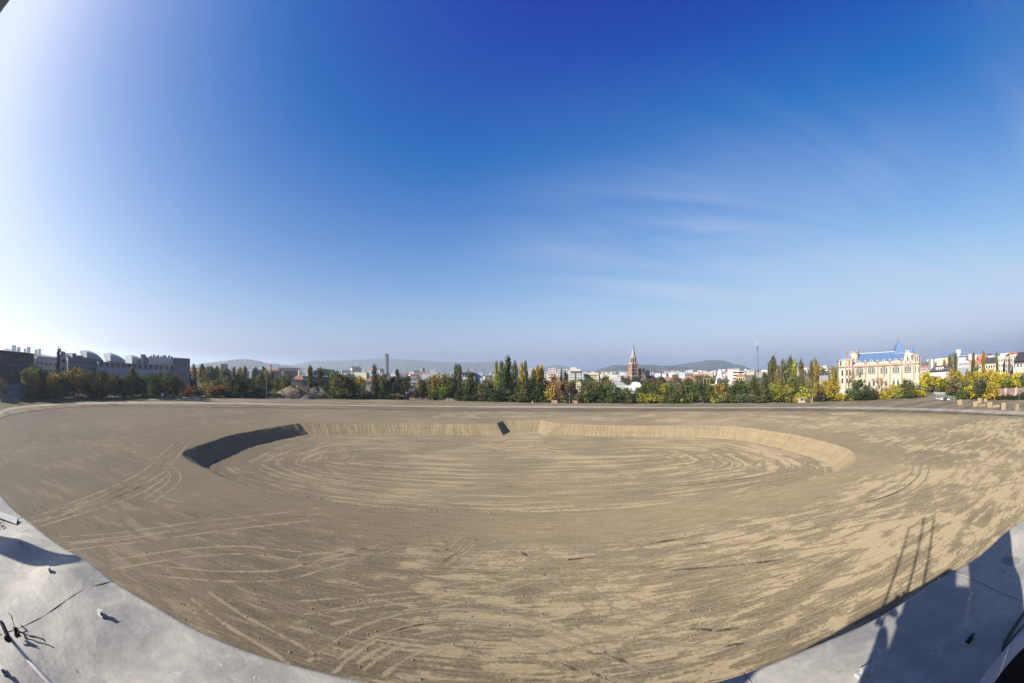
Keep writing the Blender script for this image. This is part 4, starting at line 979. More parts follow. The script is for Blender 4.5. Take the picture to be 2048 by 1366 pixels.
M_TENT = W('white_membrane', (0.80, 0.80, 0.82), 0.5); M_COPPER = W('copper_green', (0.22, 0.33, 0.30), 0.6); M_PALEGREEN = W('pale_green_tiles', (0.52, 0.58, 0.46), 0.7); M_TRUCK = W('trailer_blue', (0.22, 0.28, 0.36))
t = NT('window_glass'); t.bsdf((0.05, 0.065, 0.09), 0.08, 0.0, 0.6); M_GLASS = t.m
t = NT('dark_window_glass'); t.bsdf((0.025, 0.03, 0.04), 0.15, 0.0, 0.5); M_GLASSD = t.m
t = NT('tower_glass'); n1 = t.noise(t.obj(), 0.12, 3, 0.6); t.bsdf(t.mix(n1, (0.05, 0.08, 0.13), (0.16, 0.22, 0.30)), 0.12, 0.3, 0.6); M_TGLASS = t.m
t = NT('blue_glazed_tiles'); p = t.obj()
wv1 = t.n('ShaderNodeTexWave'); t.l(t.mapping(p, (0.9, 1, 1.3), (0, R(40), 0)), wv1.inputs['Vector']); wv1.inputs['Scale'].default_value = 0.42; wv1.inputs['Distortion'].default_value = 0.5
wv2 = t.n('ShaderNodeTexWave'); t.l(t.mapping(p, (0.9, 1, 1.3), (0, R(-40), 0)), wv2.inputs['Vector']); wv2.inputs['Scale'].default_value = 0.42; wv2.inputs['Distortion'].default_value = 0.5
f = t.math('MULTIPLY', wv1.outputs['Fac'], wv2.outputs['Fac']); n1 = t.noise(p, 1.6, 4, 0.7)
c = t.mix(t.ramp(n1, 0.4, 0.6), (0.055, 0.14, 0.36), (0.12, 0.24, 0.47)); c = t.mix(t.ramp(f, 0.5, 0.7), c, (0.30, 0.38, 0.45))
t.bsdf(c, 0.6, 0, 0.3); M_BLUET = t.m

def az(x, y=745): d = D(x, y); return math.atan2(d.x, d.y)
class Frame:
    """upright plane through two sighted points; reads photograph points as metres along it and up"""
    def __init__(s, x0, x1, d0, d1=None, top=None):
        if top is not None:      # same real height at both ends: solve the far end's distance
            v0 = D(x0, top[0]); v1 = D(x1, top[1]); h = v0.z/math.hypot(v0.x, v0.y)*d0; d1 = h/(v1.z/math.hypot(v1.x, v1.y))
        if d1 is None: d1 = d0
        a0, a1 = az(x0), az(x1)
        s.A = Vector((math.sin(a0)*d0, math.cos(a0)*d0)); s.B = Vector((math.sin(a1)*d1, math.cos(a1)*d1))
        s.w = (s.B - s.A).length; s.u = (s.B - s.A)/s.w; s.rz = math.atan2(s.u.y, s.u.x)
    def uz(s, px, py):
        d = D(px, py); dd = Vector((d.x, d.y)); # A + u*t = dd*k
        det = s.u.x*(-dd.y) + dd.x*s.u.y
        t_ = (-s.A.x*(-dd.y) - dd.x*s.A.y)/det; q = s.A + s.u*t_; k = q.length/dd.length
        return t_, CAM_Z + d.z*k
    def z(s, px, py): return s.uz(px, py)[1]
    def x(s, px, py=745): return s.uz(px, py)[0]
    def root(s, name, label, cat, group=None):
        e = empty(name, (s.A.x, s.A.y, 0), s.rz); tag(e, label, cat, group); return e
_win = {}
def window_mesh(w, h, frame_m, glass_m, arch=False):
    k = (round(w, 2), round(h, 2), frame_m.name, glass_m.name, arch)
    if k in _win: return _win[k]
    mb = MB()
    if arch:
        n = 6; pts = [(-w/2, 0), (w/2, 0), (w/2, h*.62)] + [(w/2*math.cos(a)**.8 if math.cos(a) > 0 else -w/2*abs(math.cos(a))**.8, h*.62 + h*.38*math.sin(a)) for a in np.linspace(.35, math.pi-.35, n)] + [(-w/2, h*.62)]
        mb.face_prism(pts, -0.04, 0.10, 1)
        mb.face_prism([(-w/2-.12, -.15), (w/2+.12, -.15), (w/2+.12, 0), (-w/2-.12, 0)], -0.14, 0.1, 0)
    else:
        mb.box(-w/2, w/2, -0.03, 0.10, 0, h, 1)
        t_ = min(.12, w*.1)
        mb.box(-w/2-t_, -w/2, -.08, .1, -t_, h+t_, 0); mb.box(w/2, w/2+t_, -.08, .1, -t_, h+t_, 0)
        mb.box(-w/2, w/2, -.08, .1, h, h+t_, 0); mb.box(-w/2, w/2, -.10, .1, -t_, 0, 0)
    me = mb.mesh('window'); me.materials.append(frame_m); me.materials.append(glass_m); _win[k] = me
    return me
def window(root, x, z, w, h, fm=None, gm=None, arch=False, y=0.0, rz=0):
    o = bpy.data.objects.new('window', window_mesh(w, h, fm or M_STONE, gm or M_GLASSD, arch)); COL.objects.link(o); o.parent = root; o.location = (x, y, z); o.rotation_euler = (0, 0, rz); return o
def winrows(root, x0, x1, z0, z1, cols, rows, fw=.5, fh=.5, fm=None, gm=None, y=0.0):
    cw = (x1-x0)/cols; rh = (z1-z0)/rows
    for r_ in range(rows):
        for c_ in range(cols): window(root, x0 + (c_+.5)*cw, z0 + (r_+.5*(1-fh))*rh, cw*fw, rh*fh, fm, gm, y=y)
def bld(label, x0, x1, top, dist, wall, dist2=None, top2=None, depth=14, roof=None, roofm=None, rooftop=None, cols=0, rows=0, zmin=None, name='building', cat='building', group=None, fw=.5, fh=.5, gm=None, fm=None, par=True, axis='x', hip=0, side=0, over=.3):
    f = Frame(x0, x1, dist, dist2)
    e = f.root(name, label, cat, group); h = f.z((x0+x1)/2, (top + (top2 if top2 else top))/2); w_ = f.w
    MB().box(0, w_, 0, depth, -1.0, h).build('wall', wall, e)
    if roof == 'flat' or roof is None:
        if par: MB().box(-.15, w_+.15, -.15, depth+.15, h, h+.45).build('parapet', roofm or wall, e)
    else:
        rt = f.z((x0+x1)/2, rooftop)
        MB().gable(0, w_, 0, depth, h, max(rt, h+.8), hip=hip if hip else (0 if roof == 'gable' else min(w_, depth)*.4), over=over, axis=axis).build('roof', roofm or M_RED, e)
    if rows:
        zb = zmin if zmin is not None else max(1.5, h - rows*3.2)
        winrows(e, w_*.04, w_*.96, zb, h-.3, cols, rows, fw, fh, fm or wall, gm or M_GLASSD)
        if side:
            sd = -1 if side < 0 else 1
            for r_ in range(rows):
                for k in range(3): window(e, 0 if sd < 0 else w_, zb + (h-.3-zb)/rows*(r_+.25), depth*.16, (h-.3-zb)/rows*fh, fm or wall, gm or M_GLASSD, rz=R(-90) if sd < 0 else R(90)).location.y = depth*(k+.5)/3
    e['_h'] = 1; del e['_h']
    return e, f, h

# --- left: halls behind the trees
e, f, h = bld('long dark brick block with a curved right end behind the leftmost trees', -30, 66, 699, 215, M_BRICKD, dist2=262, top2=713, depth=24, roofm=M_SLATE, cols=12, rows=4, zmin=8, fw=.42, fh=.55, gm=M_GLASS, fm=M_WALLD)
MB().cyl(f.w, 6, 0, h+.3, 6.0, n=20).build('round_corner', M_BRICKD, e, smooth=True); MB().box(-1, f.w+2, -1.4, 24, h+.46, h+.9).build('eaves', M_SLATE, e)
MB().box(f.x(10), f.x(52), -.6, 0, 0.5, 4.0).build('loading_canopy', M_LILAC, e)
e, f, h = bld('low white hall with a pale blue roof edge behind the yellow trees on the left', 69, 117, 717.5, 300, M_WALLW, top2=723, depth=26, roofm=M_BLUEG, cols=5, rows=2, zmin=8, fw=.55, fh=.22, gm=M_GLASS)
MB().box(2, f.w-2, 4, 18, h+.45, h+2.0).build('roof_box', M_WALLG, e)
e, f, h = bld('white block with dark window stripes right of the dark lone poplar', 119, 135, 712.5, 290, M_WALLW, depth=20, roofm=M_LILAC)
for k in range(3): MB().box(f.w*.30, f.w*.98, -.06, .1, h-3.6-k*4.6, h-1.8-k*4.6).build('window_band', M_GLASS, e)
MB().box(1, f.w*.7, 2, 12, h+.45, h+2.8).build('roof_plant', M_LILAC, e)
e, f, h = bld('dark grey office wing with a square stair tower left of the first roof fin', 136, 206, 716, 285, M_WALLD, dist2=300, top2=720.5, depth=30, cols=16, rows=4, zmin=4, fw=.7, fh=.35, gm=M_GLASS, fm=M_BLUEG)
a, b = f.x(146), f.x(154); MB().box(a, b, 1, 9, h, f.z(150, 706.5)).build('stair_tower', M_COPPER, e)
for xx in (160, 164, 168): a = f.x(xx); MB().box(a-1, a+1, 3, 6, h, h+2.0).build('roof_plant', M_GREYR, e)
# the long glazed conference hall with its white openings along the top
f = Frame(196, 378, 292, 318); e = f.root('building', 'long glazed hall with a row of white framed openings below the curved roof fins', 'building'); h = 16.9
MB().box(0, f.w, 0, 34, -1, h-2.6).build('glass_front', M_BLUEG, e); MB().box(-.3, f.w+.3, .8, 34, h-2.6, h).build('wall', M_WALLD, e); MB().box(-.4, f.w+.4, -.5, 34.4, h, h+.5).build('roof', M_GREYR, e)
n = 17
for k in range(n):
    a = f.w*(k+.0)/n; MB().box(a, a+1.3, -.35, .8, h-2.6, h).build('pillar', M_WALLW, e)
for k in range(3): MB().box(0, f.w, -.25, 0, h-4.4-k*2.6, h-4.1-k*2.6).build('transom', M_SILVER, e)
for k in range(44): MB().box(f.w*k/44, f.w*k/44+.12, -.18, 0, 1, h-2.9).build('mullion', M_SILVER, e)
# sail shaped roof fins
def fin(label, pts_top, pts_bot, d0):
    f = Frame(pts_top[0][0], pts_top[-1][0], d0, d0+14); e = f.root('roof_fin', label, 'roof fin', 'curved fins on the long hall')
    tp = [f.uz(*q) for q in catmull(pts_top, 4)]; bt = [f.uz(*q) for q in catmull(pts_bot, 4)]; k = len(tp); V = []; Fc = []
    ys = [(0, 0), (3.2, 1.1), (7, 1.3), (11, .7)]
    for i in range(k):
        for (y, up) in ys: V.append((tp[i][0] + y*.25, y, tp[i][1] + up))
        V.append((bt[i][0], 1.0, bt[i][1])); V.append((bt[i][0]+2, 9, bt[i][1]))
    m_ = 6
    for i in range(k-1):
        for j in range(3): Fc.append((i*m_+j, (i+1)*m_+j, (i+1)*m_+j+1, i*m_+j+1))
        Fc.append((i*m_+4, (i+1)*m_+4, (i+1)*m_, i*m_)); Fc.append((i*m_+3, (i+1)*m_+3, (i+1)*m_+5, i*m_+5))
    Fc.append((0, 1, 2, 3, 5, 4))
    me = bpy.data.meshes.new('shell'); me.from_pydata(V, [], Fc); link('shell', me, M_FIN, e)
    for i in range(2, k-3, 4):
        MB().box(bt[i][0], bt[i][0]+.5, .6, 1.0, bt[i][1]-1.4, tp[i][1]-.6).build('rib', M_BLUEG, e)
    MB().box(min(b[0] for b in bt), max(b[0] for b in bt)+2, .4, 12, h-.1, max(h+.5, min(b[1] for b in bt)+.4)).build('base', M_GREYR, e)
M_FIN = W('pearl_sheet', (0.75, 0.84, 0.90), 0.35)
fin_src = [('tallest curved white roof fin, leftmost of the three', [(173,705),(179,704.6),(188,707),(196,710.5),(202,715),(204.5,720)], [(176,715),(181,717.5),(188,719),(196,720.5),(202,721),(204.6,721.4)]),
 ('middle curved white roof fin of the three', [(221,710),(227,709.8),(236,712.5),(244,716),(250,720),(252,723)], [(223,722),(228,724),(235,725.5),(243,726.5),(249,726.8),(252.2,727)]),
 ('smallest curved white roof fin, rightmost of the three', [(264,714),(271,714),(279,716.5),(286,720),(291,724),(293,727)], [(266,727),(270,729),(277,730.3),(284,731),(290,731.4),(293.2,731.8)])]
hall_h = h
for (lb, a, b), dd_ in zip(fin_src, (300, 306, 316)): h = hall_h; fin(lb, a, b, dd_)
e, f, h = bld('small dark tower block with a white left face beside the third roof fin', 281, 291, 710, 322, M_WALLD, depth=16); MB().box(0, f.w*.55, -.2, 0, h-7, h).build('white_face', M_WALLW, e)
MB().face_prism([(f.w, 2), (f.w+13, 2), (f.w+13, h-8), (f.w, h-.5)], 1, 14).build('sloping_wing', M_WALLD, e)
e, f, h = bld('silver mesh clad hall between the third roof fin and the dark box', 297, 346, 714.5, 316, M_SILVER, top2=716.5, depth=26)
for k in range(9): a = f.w*(k+.7)/9.6; MB().box(a, a+1.0+(k % 3)*.5, 2, 4, h+.4, h+1.3+(k % 2)*.7).build('roof_plant', M_GREYR, e)
for k in range(24): MB().box(f.w*k/24, f.w*k/24+.15, -.12, 0, 3, h).build('mesh_rib', M_WALLG, e)
e, f, h = bld('dark box shaped hall, right end of the big halls', 346, 380, 716.5, 290, M_WALLD, top2=721, depth=24)
for k in range(2): MB().box(f.w*.42, f.w*.68, -.06, .05, h-6-k*2.2, h-5.4-k*2.2).build('sign_band', M_WALLG, e)
MB().box(.5, f.w-.5, 0.5, 8, h+.45, h+.9).build('roof_edge', M_SILVER, e)
# blocks of flats on the hill at the left
for i, (x0, x1, tp, lb) in enumerate([(23, 32, 690, 'tallest pale tower block on the hill at the far left'), (33, 41, 694, 'lower tower block just right of the tallest one on the hill'), (47, 52, 697, 'narrow tower block left in the middle pair on the hill'), (53, 61, 694, 'broader tower block right in the middle pair on the hill'), (69, 75, 699, 'low pale tower block on the hill above the white hall'), (76, 82, 697.5, 'tower block with a thin aerial on the hill above the white hall'), (122, 127, 703, 'pale tower block behind the striped white block'), (128, 136, 706, 'lower pale tower block behind the dark office wing')]):
    e, f, h = bld(lb, x0, x1, tp, 2300, W('pale_blue_panel', (0.50, 0.58, 0.68)), depth=18, group='tower blocks on the left hill')
    for k in range(7): MB().box(f.w*.06, f.w*.94, -.3, 0, h-4-k*5.0, h-2.2-k*5.0).build('window_band', M_TGLASS, e)
    if i == 5: MB().cyl(f.w*.8, 5, h, h+20, .5, .3, 6).build('aerial', M_WALLG, e)
# --- between the halls and the round hill
e, f, h = bld('grey glass office block under the right side of the round topped hill', 441, 456, 727.5, 1250, M_TGLASS, depth=30, par=False)
for k in range(5): MB().box(0, f.w, -.3, 0, h-5-k*6.5, h-4-k*6.5).build('floor_edge', M_WALLG, e)
e, f, h = bld('grey office with rows of pale windows left of the brick chimney', 506, 529, 741, 520, M_WALLG, depth=20, cols=8, rows=4, fw=.62, fh=.42, gm=M_GLASS, fm=M_WALLW, roofm=M_SLATE)
e, f, h = bld('bright white flat roofed building just left of the brick chimney', 530, 543, 746, 430, M_WALLW, depth=12, cols=4, rows=2, fw=.3, fh=.5, fm=M_WALLW)
e, f, h = bld('cream building with a red roof right of the brick chimney', 543, 557, 741, 560, M_WALLC, depth=14, roof='hip', rooftop=736.5, cols=5, rows=2)
e, f, h = bld('long dark roofed works building behind the cream house', 557, 600, 741.5, 600, M_WALLG, depth=22, roof='gable', roofm=M_SLATE, rooftop=735.5, cols=14, rows=2)
f = Frame(540, 543, 480); e = f.root('chimney', 'brown brick factory chimney left of the cream building', 'chimney'); MB().cyl(f.w/2, 0, -1, f.z(541.5, 730), 1.35, .95, 14).build('shaft', M_BRICK, e, smooth=True); MB().cyl(f.w/2, 0, f.z(541.5, 731.2), f.z(541.5, 729.6), 1.2, 1.2, 14).build('rim', M_BRICKD, e)
e, f, h = bld('cream house with a red tiled roof beside the earth heaps', 586, 608, 759, 300, M_WALLC, depth=9, roof='hip', rooftop=751.3, cols=5, rows=1, zmin=10.5, fw=.42, fh=.62, fm=M_WALLW)
f = Frame(596, 601, 330); e = f.root('chimney', 'slim white chimney behind the cream house with a red roof', 'chimney'); MB().cyl(f.w/2, 0, -1, f.z(598.5, 738.5), .75, .62, 12).build('shaft', M_WALLW, e, smooth=True); MB().cyl(f.w/2, 0, f.z(598.5, 739.5), f.z(598.5, 738), .85, .85, 12).build('rim', M_SLATE, e)
# arched hall
f = Frame(624, 672, 350); e = f.root('building', 'hall with an arched grey front and a green ridge roof behind the earth heaps', 'building')
a, b = f.x(624), f.x(646); zt = f.z(636, 739); zb = f.z(636, 752.5); n = 12
arc_ = [(a + (b-a)*(.5-.5*math.cos(math.pi*i/n)), zb + (zt-zb)*math.sin(math.pi*i/n)) for i in range(n+1)]
MB().face_prism([(b, 0), (a, 0)][::-1] + arc_[::-1], 0, 30).build('arched_vault', M_GREYR, e)
for k in range(1, 5): q = a+(b-a)*k/5; MB().box(q-.15, q+.15, -.25, 0, 1, zb + (zt-zb)*.8).build('mullion', M_SLATE, e)
c_, d_ = f.x(645), f.x(672); zg = f.z(660, 746)
MB().box(c_, d_, 2, 24, -1, zg).build('wall', M_WALLG, e); MB().face_prism([(c_-2, zg), (d_+.6, zg), (d_-1.5, f.z(660, 739.5)), (c_-5, f.z(645, 736))], 1.4, 26).build('roof', M_GREENR, e)
e, f, h = bld('low dark depot in front of the arched green hall', 606, 664, 754, 300, M_WALLD, depth=20, cols=9, rows=1, zmin=5, fw=.6, fh=.4, gm=M_GLASS)
# tall twin toned tower
f = Frame(768, 777.6, 1500); e = f.root('building', 'tall twin toned office tower rising alone above the low city', 'tower'); h = f.z(773, 709); w_ = f.w
MB().box(0, w_*.5, 0, w_*.9, -1, h-3).build('pale_shaft', M_WALLW, e); MB().box(w_*.5, w_, .3, w_*.9, -1, h).build('glass_shaft', M_TGLASS, e); MB().box(w_*.2, w_*.92, -.3, w_*.8, h-3, h+1.5).build('crown_box', M_TGLASS, e); MB().box(w_*.15, w_*.95, -.4, w_*.8, h+1.5, h+2.2).build('top_cap', M_WALLG, e)
for k in range(16): MB().box(w_*.12, w_*.5, -.25, 0, 6+k*4.9, 8.4+k*4.9).build('window_band', M_BLUEG, e)
e, f, h = bld('pale grey screened block behind the thin trees right of the tower', 811, 834, 753.5, 330, M_WALLG, depth=16, cols=7, rows=4, fw=.7, fh=.3, fm=M_SILVER, gm=M_GLASS)
e, f, h = bld('small bright building seen between trunks below the tower', 784, 794, 766, 285, M_WALLW, depth=8, roof='gable', rooftop=763, cols=3, rows=1)
e, f, h = bld('low white building behind the yellow tree left of the tower', 731, 746, 762, 320, M_WALLW, depth=8, roof='hip', rooftop=758.5, cols=4, rows=1)
# white cube
f = Frame(925, 965, 300); e = f.root('building', 'white cube shaped building with a glazed top floor behind the row of trees', 'building'); h = f.z(940, 745.5); w_ = f.w
MB().box(0, w_*.62, 0, 14, -1, h-3.0).build('wall', M_WALLW, e); MB().box(0, w_*.62, .3, 14, h-3.0, h-.5).build('glazing', M_GLASS, e); MB().box(-.4, w_*.64, -.4, 14.3, h-.5, h+.2).build('roof', M_SLATE, e); MB().box(w_*.62, w_, 2, 14, -1, h-.2).build('dark_wing', M_BLUEG, e)
for k in range(7): MB().box(w_*.62*k/7, w_*.62*k/7+.25, .0, .3, h-3, h-.5).build('mullion', M_WALLW, e)
winrows(e, .6, w_*.6, 4, h-4, 5, 3, .5, .35, M_WALLW)
e, f, h = bld('small pale house with a grey roof right of the white cube', 962, 977, 770, 275, M_WALLC, depth=8, roof='hip', roofm=M_GREYR, rooftop=764.5, cols=3, rows=1)
# --- centre: flats
def stepped(label, parts_, dist, wall, grp=None, rows=4, gm=None):
    x0 = min(p_[0] for p_ in parts_); x1 = max(p_[1] for p_ in parts_); f = Frame(x0, x1, dist); e = f.root('building', label, 'building', grp)
    for i, (a, b, tp) in enumerate(parts_):
        u0, u1 = f.x(a), f.x(b); hh = f.z((a+b)/2, tp); y0 = i*.8
        MB().box(u0, u1, y0, 16+y0*.1, -1, hh).build('wall', wall, e); MB().box(u0-.2, u1+.2, y0-.2, 16.2+y0*.1, hh, hh+.5).build('parapet', M_WALLG, e)
        n = max(2, int((u1-u0)/3.4)); winrows(e, u0+.5, u1-.5, max(2, hh-rows*3.1), hh-.3, n, rows, .42, .42, wall, gm or M_GLASSD, y=y0)
    return e, f
stepped('white stepped block of flats behind the tall poplars', [(1057, 1066, 738), (1064, 1076, 736)], 560, M_WALLW, rows=5)
stepped('wide white terraced flats right of the golden poplars', [(1088, 1122, 744), (1097, 1112, 736.5), (1112, 1121, 739)], 520, M_WALLW, rows=5)
stepped('pinkish flats in front of the white terraced flats', [(1094, 1108, 746), (1107, 1121, 748)], 430, W('pale_pink_render', (0.80, 0.70, 0.68)), rows=4)
e, f, h = bld('narrow pale block between the terraced flats and the white tower block', 1128, 1137, 738.5, 540, M_WALLW, depth=14, cols=3, rows=6)
f = Frame(1137, 1167, 420); e = f.root('building', 'white eight storey tower block with a dark stair strip', 'building'); h = f.z(1150, 742.5)
a, b, c_ = f.x(1137), f.x(1162), f.x(1167)
MB().box(a, b, 0, 14, -1, h).build('wall', M_WALLW, e); MB().box(b, c_, .5, 13.5, -1, h-.6).build('dark_side_wing', M_BLUEG, e); MB().box(f.x(1149.3), f.x(1152.3), -.15, 0, 0, h-1.5).build('stair_strip', M_SLATE, e)
MB().box(f.x(1141), b+.3, -.25, 0, h-1.6, h+.1).build('dark_band', M_SLATE, e); MB().box(f.x(1139), f.x(1161), 1, 12, h, f.z(1150, 738)).build('top_floor', M_WALLW, e); MB().box(f.x(1141), f.x(1153), 3, 10, f.z(1150, 738), f.z(1148, 734.5)).build('lift_house', M_WALLW, e)
MB().cyl(f.x(1141), 4, f.z(1150, 738), f.z(1142, 732.5), .15, n=6).build('aerial', M_WALLG, e)
for s_ in ((1138, 1149), (1152.6, 1161.5)): winrows(e, f.x(s_[0]), f.x(s_[1]), h-24, h-2, 3, 8, .45, .42, M_WALLW)
e, f, h = bld('yellow flat roofed block with a thick roof slab right of the white tower block', 1170, 1195, 751, 430, M_WALLY, depth=16, cols=6, rows=2, fw=.3, fh=.4); MB().box(-.6, f.w+.6, -.8, 17, h+.46, h+1.9).build('roof_slab', M_WALLC, e)
e, f, h = bld('bright white block left of the church', 1218, 1241, 754.5, 380, M_WALLW, depth=14, cols=5, rows=2, fw=.2, fh=.3); MB().box(f.w*.2, f.w*.75, 2, 10, h+.45, h+2.2).build('top_floor', M_WALLW, e)
e, f, h = bld('pale yellow villa low behind the trees below the white tower block', 1152, 1168, 768, 285, M_WALLC, depth=9, roof='hip', roofm=M_WALLC, rooftop=763, cols=4, rows=1)
# white halls in front of the church
f = Frame(1222, 1254, 305); e = f.root('building', 'low hall with a shallow curved grey roof left in front of the church', 'building'); zb = f.z(1240, 771); zt = f.z(1240, 763.5); n = 10
MB().box(0, f.w, 0, 18, -1, zb).build('wall', M_WALLW, e); MB().face_prism([(f.w*i/n, zb + (zt-zb)*math.sin(math.pi*i/n)) for i in range(n+1)][::-1] + [(0, zb-.01)][:0], 0, 18).build('vault_roof', M_LILAC, e)
f = Frame(1250, 1283, 270); e = f.root('building', 'bright white tent hall in front of the church', 'building'); zw = f.z(1266, 782.5); z1 = f.z(1266, 772); z2 = f.z(1266, 764.5)
MB().box(f.x(1262), f.x(1276), .6, 12, -1, zw).build('lilac_base', M_LILAC, e)
MB().face_prism([(f.x(1251), z1), (f.x(1260), zw), (f.x(1281), zw), (f.x(1282), z1)][::-1], 0, 16).build('front', M_TENT, e); MB().face_prism([(f.x(1262), z1), (f.x(1282), z1), (f.x(1280), z1+(z2-z1)*.75), (f.x(1272), z2), (f.x(1263), z1+(z2-z1)*.8)], 3, 20).build('roof', M_TENT, e)
for k in range(3): q = f.x(1264+k*4.5); window(e, q, zw-2.6, 1.2, 1.3, M_TENT, M_GLASSD, y=.58)
# church
f = Frame(1264, 1276, 480, 484); e = f.root('church', 'red brick gothic church with white bands and a tall pointed spire', 'church'); w_ = f.w; cx = w_/2
Z = lambda y, x=1270: f.z(x, y)
M_WHITEB = W('white_stone_band', (0.60, 0.57, 0.52)); M_SPIRE = W('pale_spire_stone', (0.42, 0.42, 0.41))
MB().box(0, w_, 0, w_, -1, Z(752)).build('tower_base', M_BRICKD if False else W('brown_brick', (0.30, 0.21, 0.17)), e)
MB().box(.15, w_-.15, .15, w_-.15, Z(752), Z(727)).build('tower', M_BRICK, e)
for yy, hh_ in ((752.5, .9), (744.5, .45), (737.5, .45), (727.5, .9)): MB().box(-.12, w_+.12, -.12, w_+.12, Z(yy), Z(yy)+hh_).build('stone_band', M_WHITEB, e)
for sx_ in (0, 1):
    for sy_ in (0, 1): MB().box(sx_*w_-.45, sx_*w_+.45, sy_*w_-.45, sy_*w_+.45, -1, Z(729)).build('corner_buttress', M_BRICK, e)
for zy, hh_ in ((750.5, 3.0), (742.5, 2.4), (735.5, 2.4)):
    for k in (-1, 1): window(e, cx + k*w_*.17, Z(zy), w_*.16, hh_, M_WHITEB, M_GLASSD, True, y=.14)
MB().cyl(cx, cx, Z(727), Z(714), w_*.44, w_*.38, 8).build('belfry', M_BRICK, e)
for a in range(8):
    an = a*math.pi/4 + math.pi/8; window(e, cx + w_*.40*math.cos(an), Z(725), w_*.14, 4.6, M_WHITEB, M_GLASSD, True, y=cx + w_*.40*math.sin(an), rz=an + math.pi/2)
for a in range(8): an = a*math.pi/4; MB().cyl(cx + w_*.46*math.cos(an), cx + w_*.46*math.sin(an), Z(727), Z(712.5), .32, .12, 6).build('pinnacle', M_WHITEB, e)
MB().cyl(cx, cx, Z(714.5), Z(713), w_*.42, n=8).build('belfry_cornice', M_WHITEB, e)
MB().cyl(cx, cx, Z(713), Z(696), w_*.34, w_*.14, 8).build('spire', M_SPIRE, e); MB().cyl(cx, cx, Z(696.3), Z(695.3), w_*.19, n=8).build('spire_ring', M_COPPER, e); MB().cyl(cx, cx, Z(695.5), Z(686.8), w_*.15, .05, 8).build('spire_cap', M_COPPER, e); MB().cyl(cx, cx, Z(687.5), Z(684.5), .07, n=5).build('cross', M_SLATE, e)
x0, x1 = f.x(1277), f.x(1293); xa = f.x(1283); MB().face_prism([(x0, -1), (x1, -1), (x1, Z(751, 1290)), (xa, Z(737, 1283)), (x0, Z(751, 1280))], 1, 30).build('transept', M_BRICK, e)
xm = (x0+x1)/2
MB().face_prism([(xm + 3.6*math.cos(a), Z(764, 1284) + 3.6*math.sin(a)) for a in np.linspace(0, 2*math.pi, 17)[:-1]], .7, 1.2).build('rose_window_ring', M_WHITEB, e); MB().face_prism([(xm + 2.4*math.cos(a), Z(764, 1284) + 2.4*math.sin(a)) for a in np.linspace(0, 2*math.pi, 17)[:-1]], .6, 1.2).build('rose_window', M_GLASSD, e)
MB().face_prism([(xm + 6*math.cos(a), Z(763, 1284) + 7*math.sin(a)) for a in np.linspace(0, math.pi, 13)] + [(xm + 5.3*math.cos(a), Z(763, 1284) + 6.2*math.sin(a)) for a in np.linspace(math.pi, 0, 13)], .75, 1.1).build('arch_moulding', M_WHITEB, e)
MB().face_prism([(xa, Z(739, 1283)), (x1+1.5, Z(751, 1292)), (x1+1.5, Z(749, 1292)), (xa+1, Z(737, 1284))], 2, 26).build('roof', M_SLATE, e)
tx = f.x(1291); MB().cyl(tx, 4, -1, Z(746, 1291), 2.0, n=10).build('stair_turret', M_BRICK, e); MB().cyl(tx, 4, Z(746, 1291), Z(732, 1291), 2.2, .1, 10).build('turret_roof', M_COPPER, e)
x2, x3 = f.x(1296), f.x(1308); MB().face_prism([(x2, Z(751, 1300)), (x3, Z(751, 1300)), (x3-1, Z(740, 1300)), (x2+1, Z(741, 1300))][::-1][::-1], 8, 22).build('choir_roof', M_PALEGREEN, e); MB().box(x2, x3, 8, 22, -1, Z(751, 1300)).build('choir', W('brown_brick', (0.30, 0.21, 0.17)), e)
for xx in (1296.5, 1307.5): MB().cyl(f.x(xx), 8, Z(744, 1300), Z(736.5, 1300), .35, .05, 6).build('pinnacle', M_WHITEB, e)
MB().box(f.x(1293), f.x(1317), 3, 14, -1, Z(758, 1300)).build('aisle', M_BRICK, e); MB().gable(f.x(1293), f.x(1317), 3, 14, Z(758, 1300), Z(752, 1300), 1.5).build('aisle_roof', M_SLATE, e)
for k in range(5): window(e, f.x(1297+k*4.3), Z(763, 1300), .9, 2.0, M_WHITEB, M_GLASSD, True, y=3)
# right of the church
e, f, h = bld('pale flat building between the church and the red tiled roofs', 1343, 1358, 749.5, 560, M_WALLG, depth=14, cols=5, rows=2)
e, f, h = bld('wide house with a long red tiled roof, left of the two', 1362, 1393, 761, 400, M_WALLP, depth=14, roof='hip', rooftop=752, cols=7, rows=1)
e, f, h = bld('smaller house with a red tiled roof behind the wide one', 1385, 1404, 753, 520, M_WALLP, depth=12, roof='gable', rooftop=748, cols=5, rows=1)
e, f, h = bld('low house with an orange tiled roof right of the church', 1325, 1345, 758, 470, M_WALLC, depth=12, roof='hip', rooftop=753, cols=5, rows=1)
f = Frame(1407, 1419.5, 330); e = f.root('frame_stand', 'pale yellow upright steel frame between trees left of the white cone', 'steel frame')
for k in range(3): MB().box(f.w*k/2-.12, f.w*k/2+.12, 0, .25, 0, f.z(1413, 756)).build('post', M_WALLY, e)
MB().box(0, f.w, .02, .2, f.z(1413, 757.2), f.z(1413, 756.6)).build('crossbar', M_WALLY, e)
f = Frame(1429, 1451, 360); e = f.root('building', 'white truncated cone shaped hall behind the hedge of trees', 'building'); z0 = f.z(1440, 766); z1 = f.z(1440, 739)
MB().cyl(f.w/2, f.w/2, z0, z1, f.w*.47, f.w*.13, 20).build('cone', M_TENT, e); MB().cyl(f.w/2, f.w/2, -1, z0, f.w*.5, n=20).build('drum', M_WALLW, e)
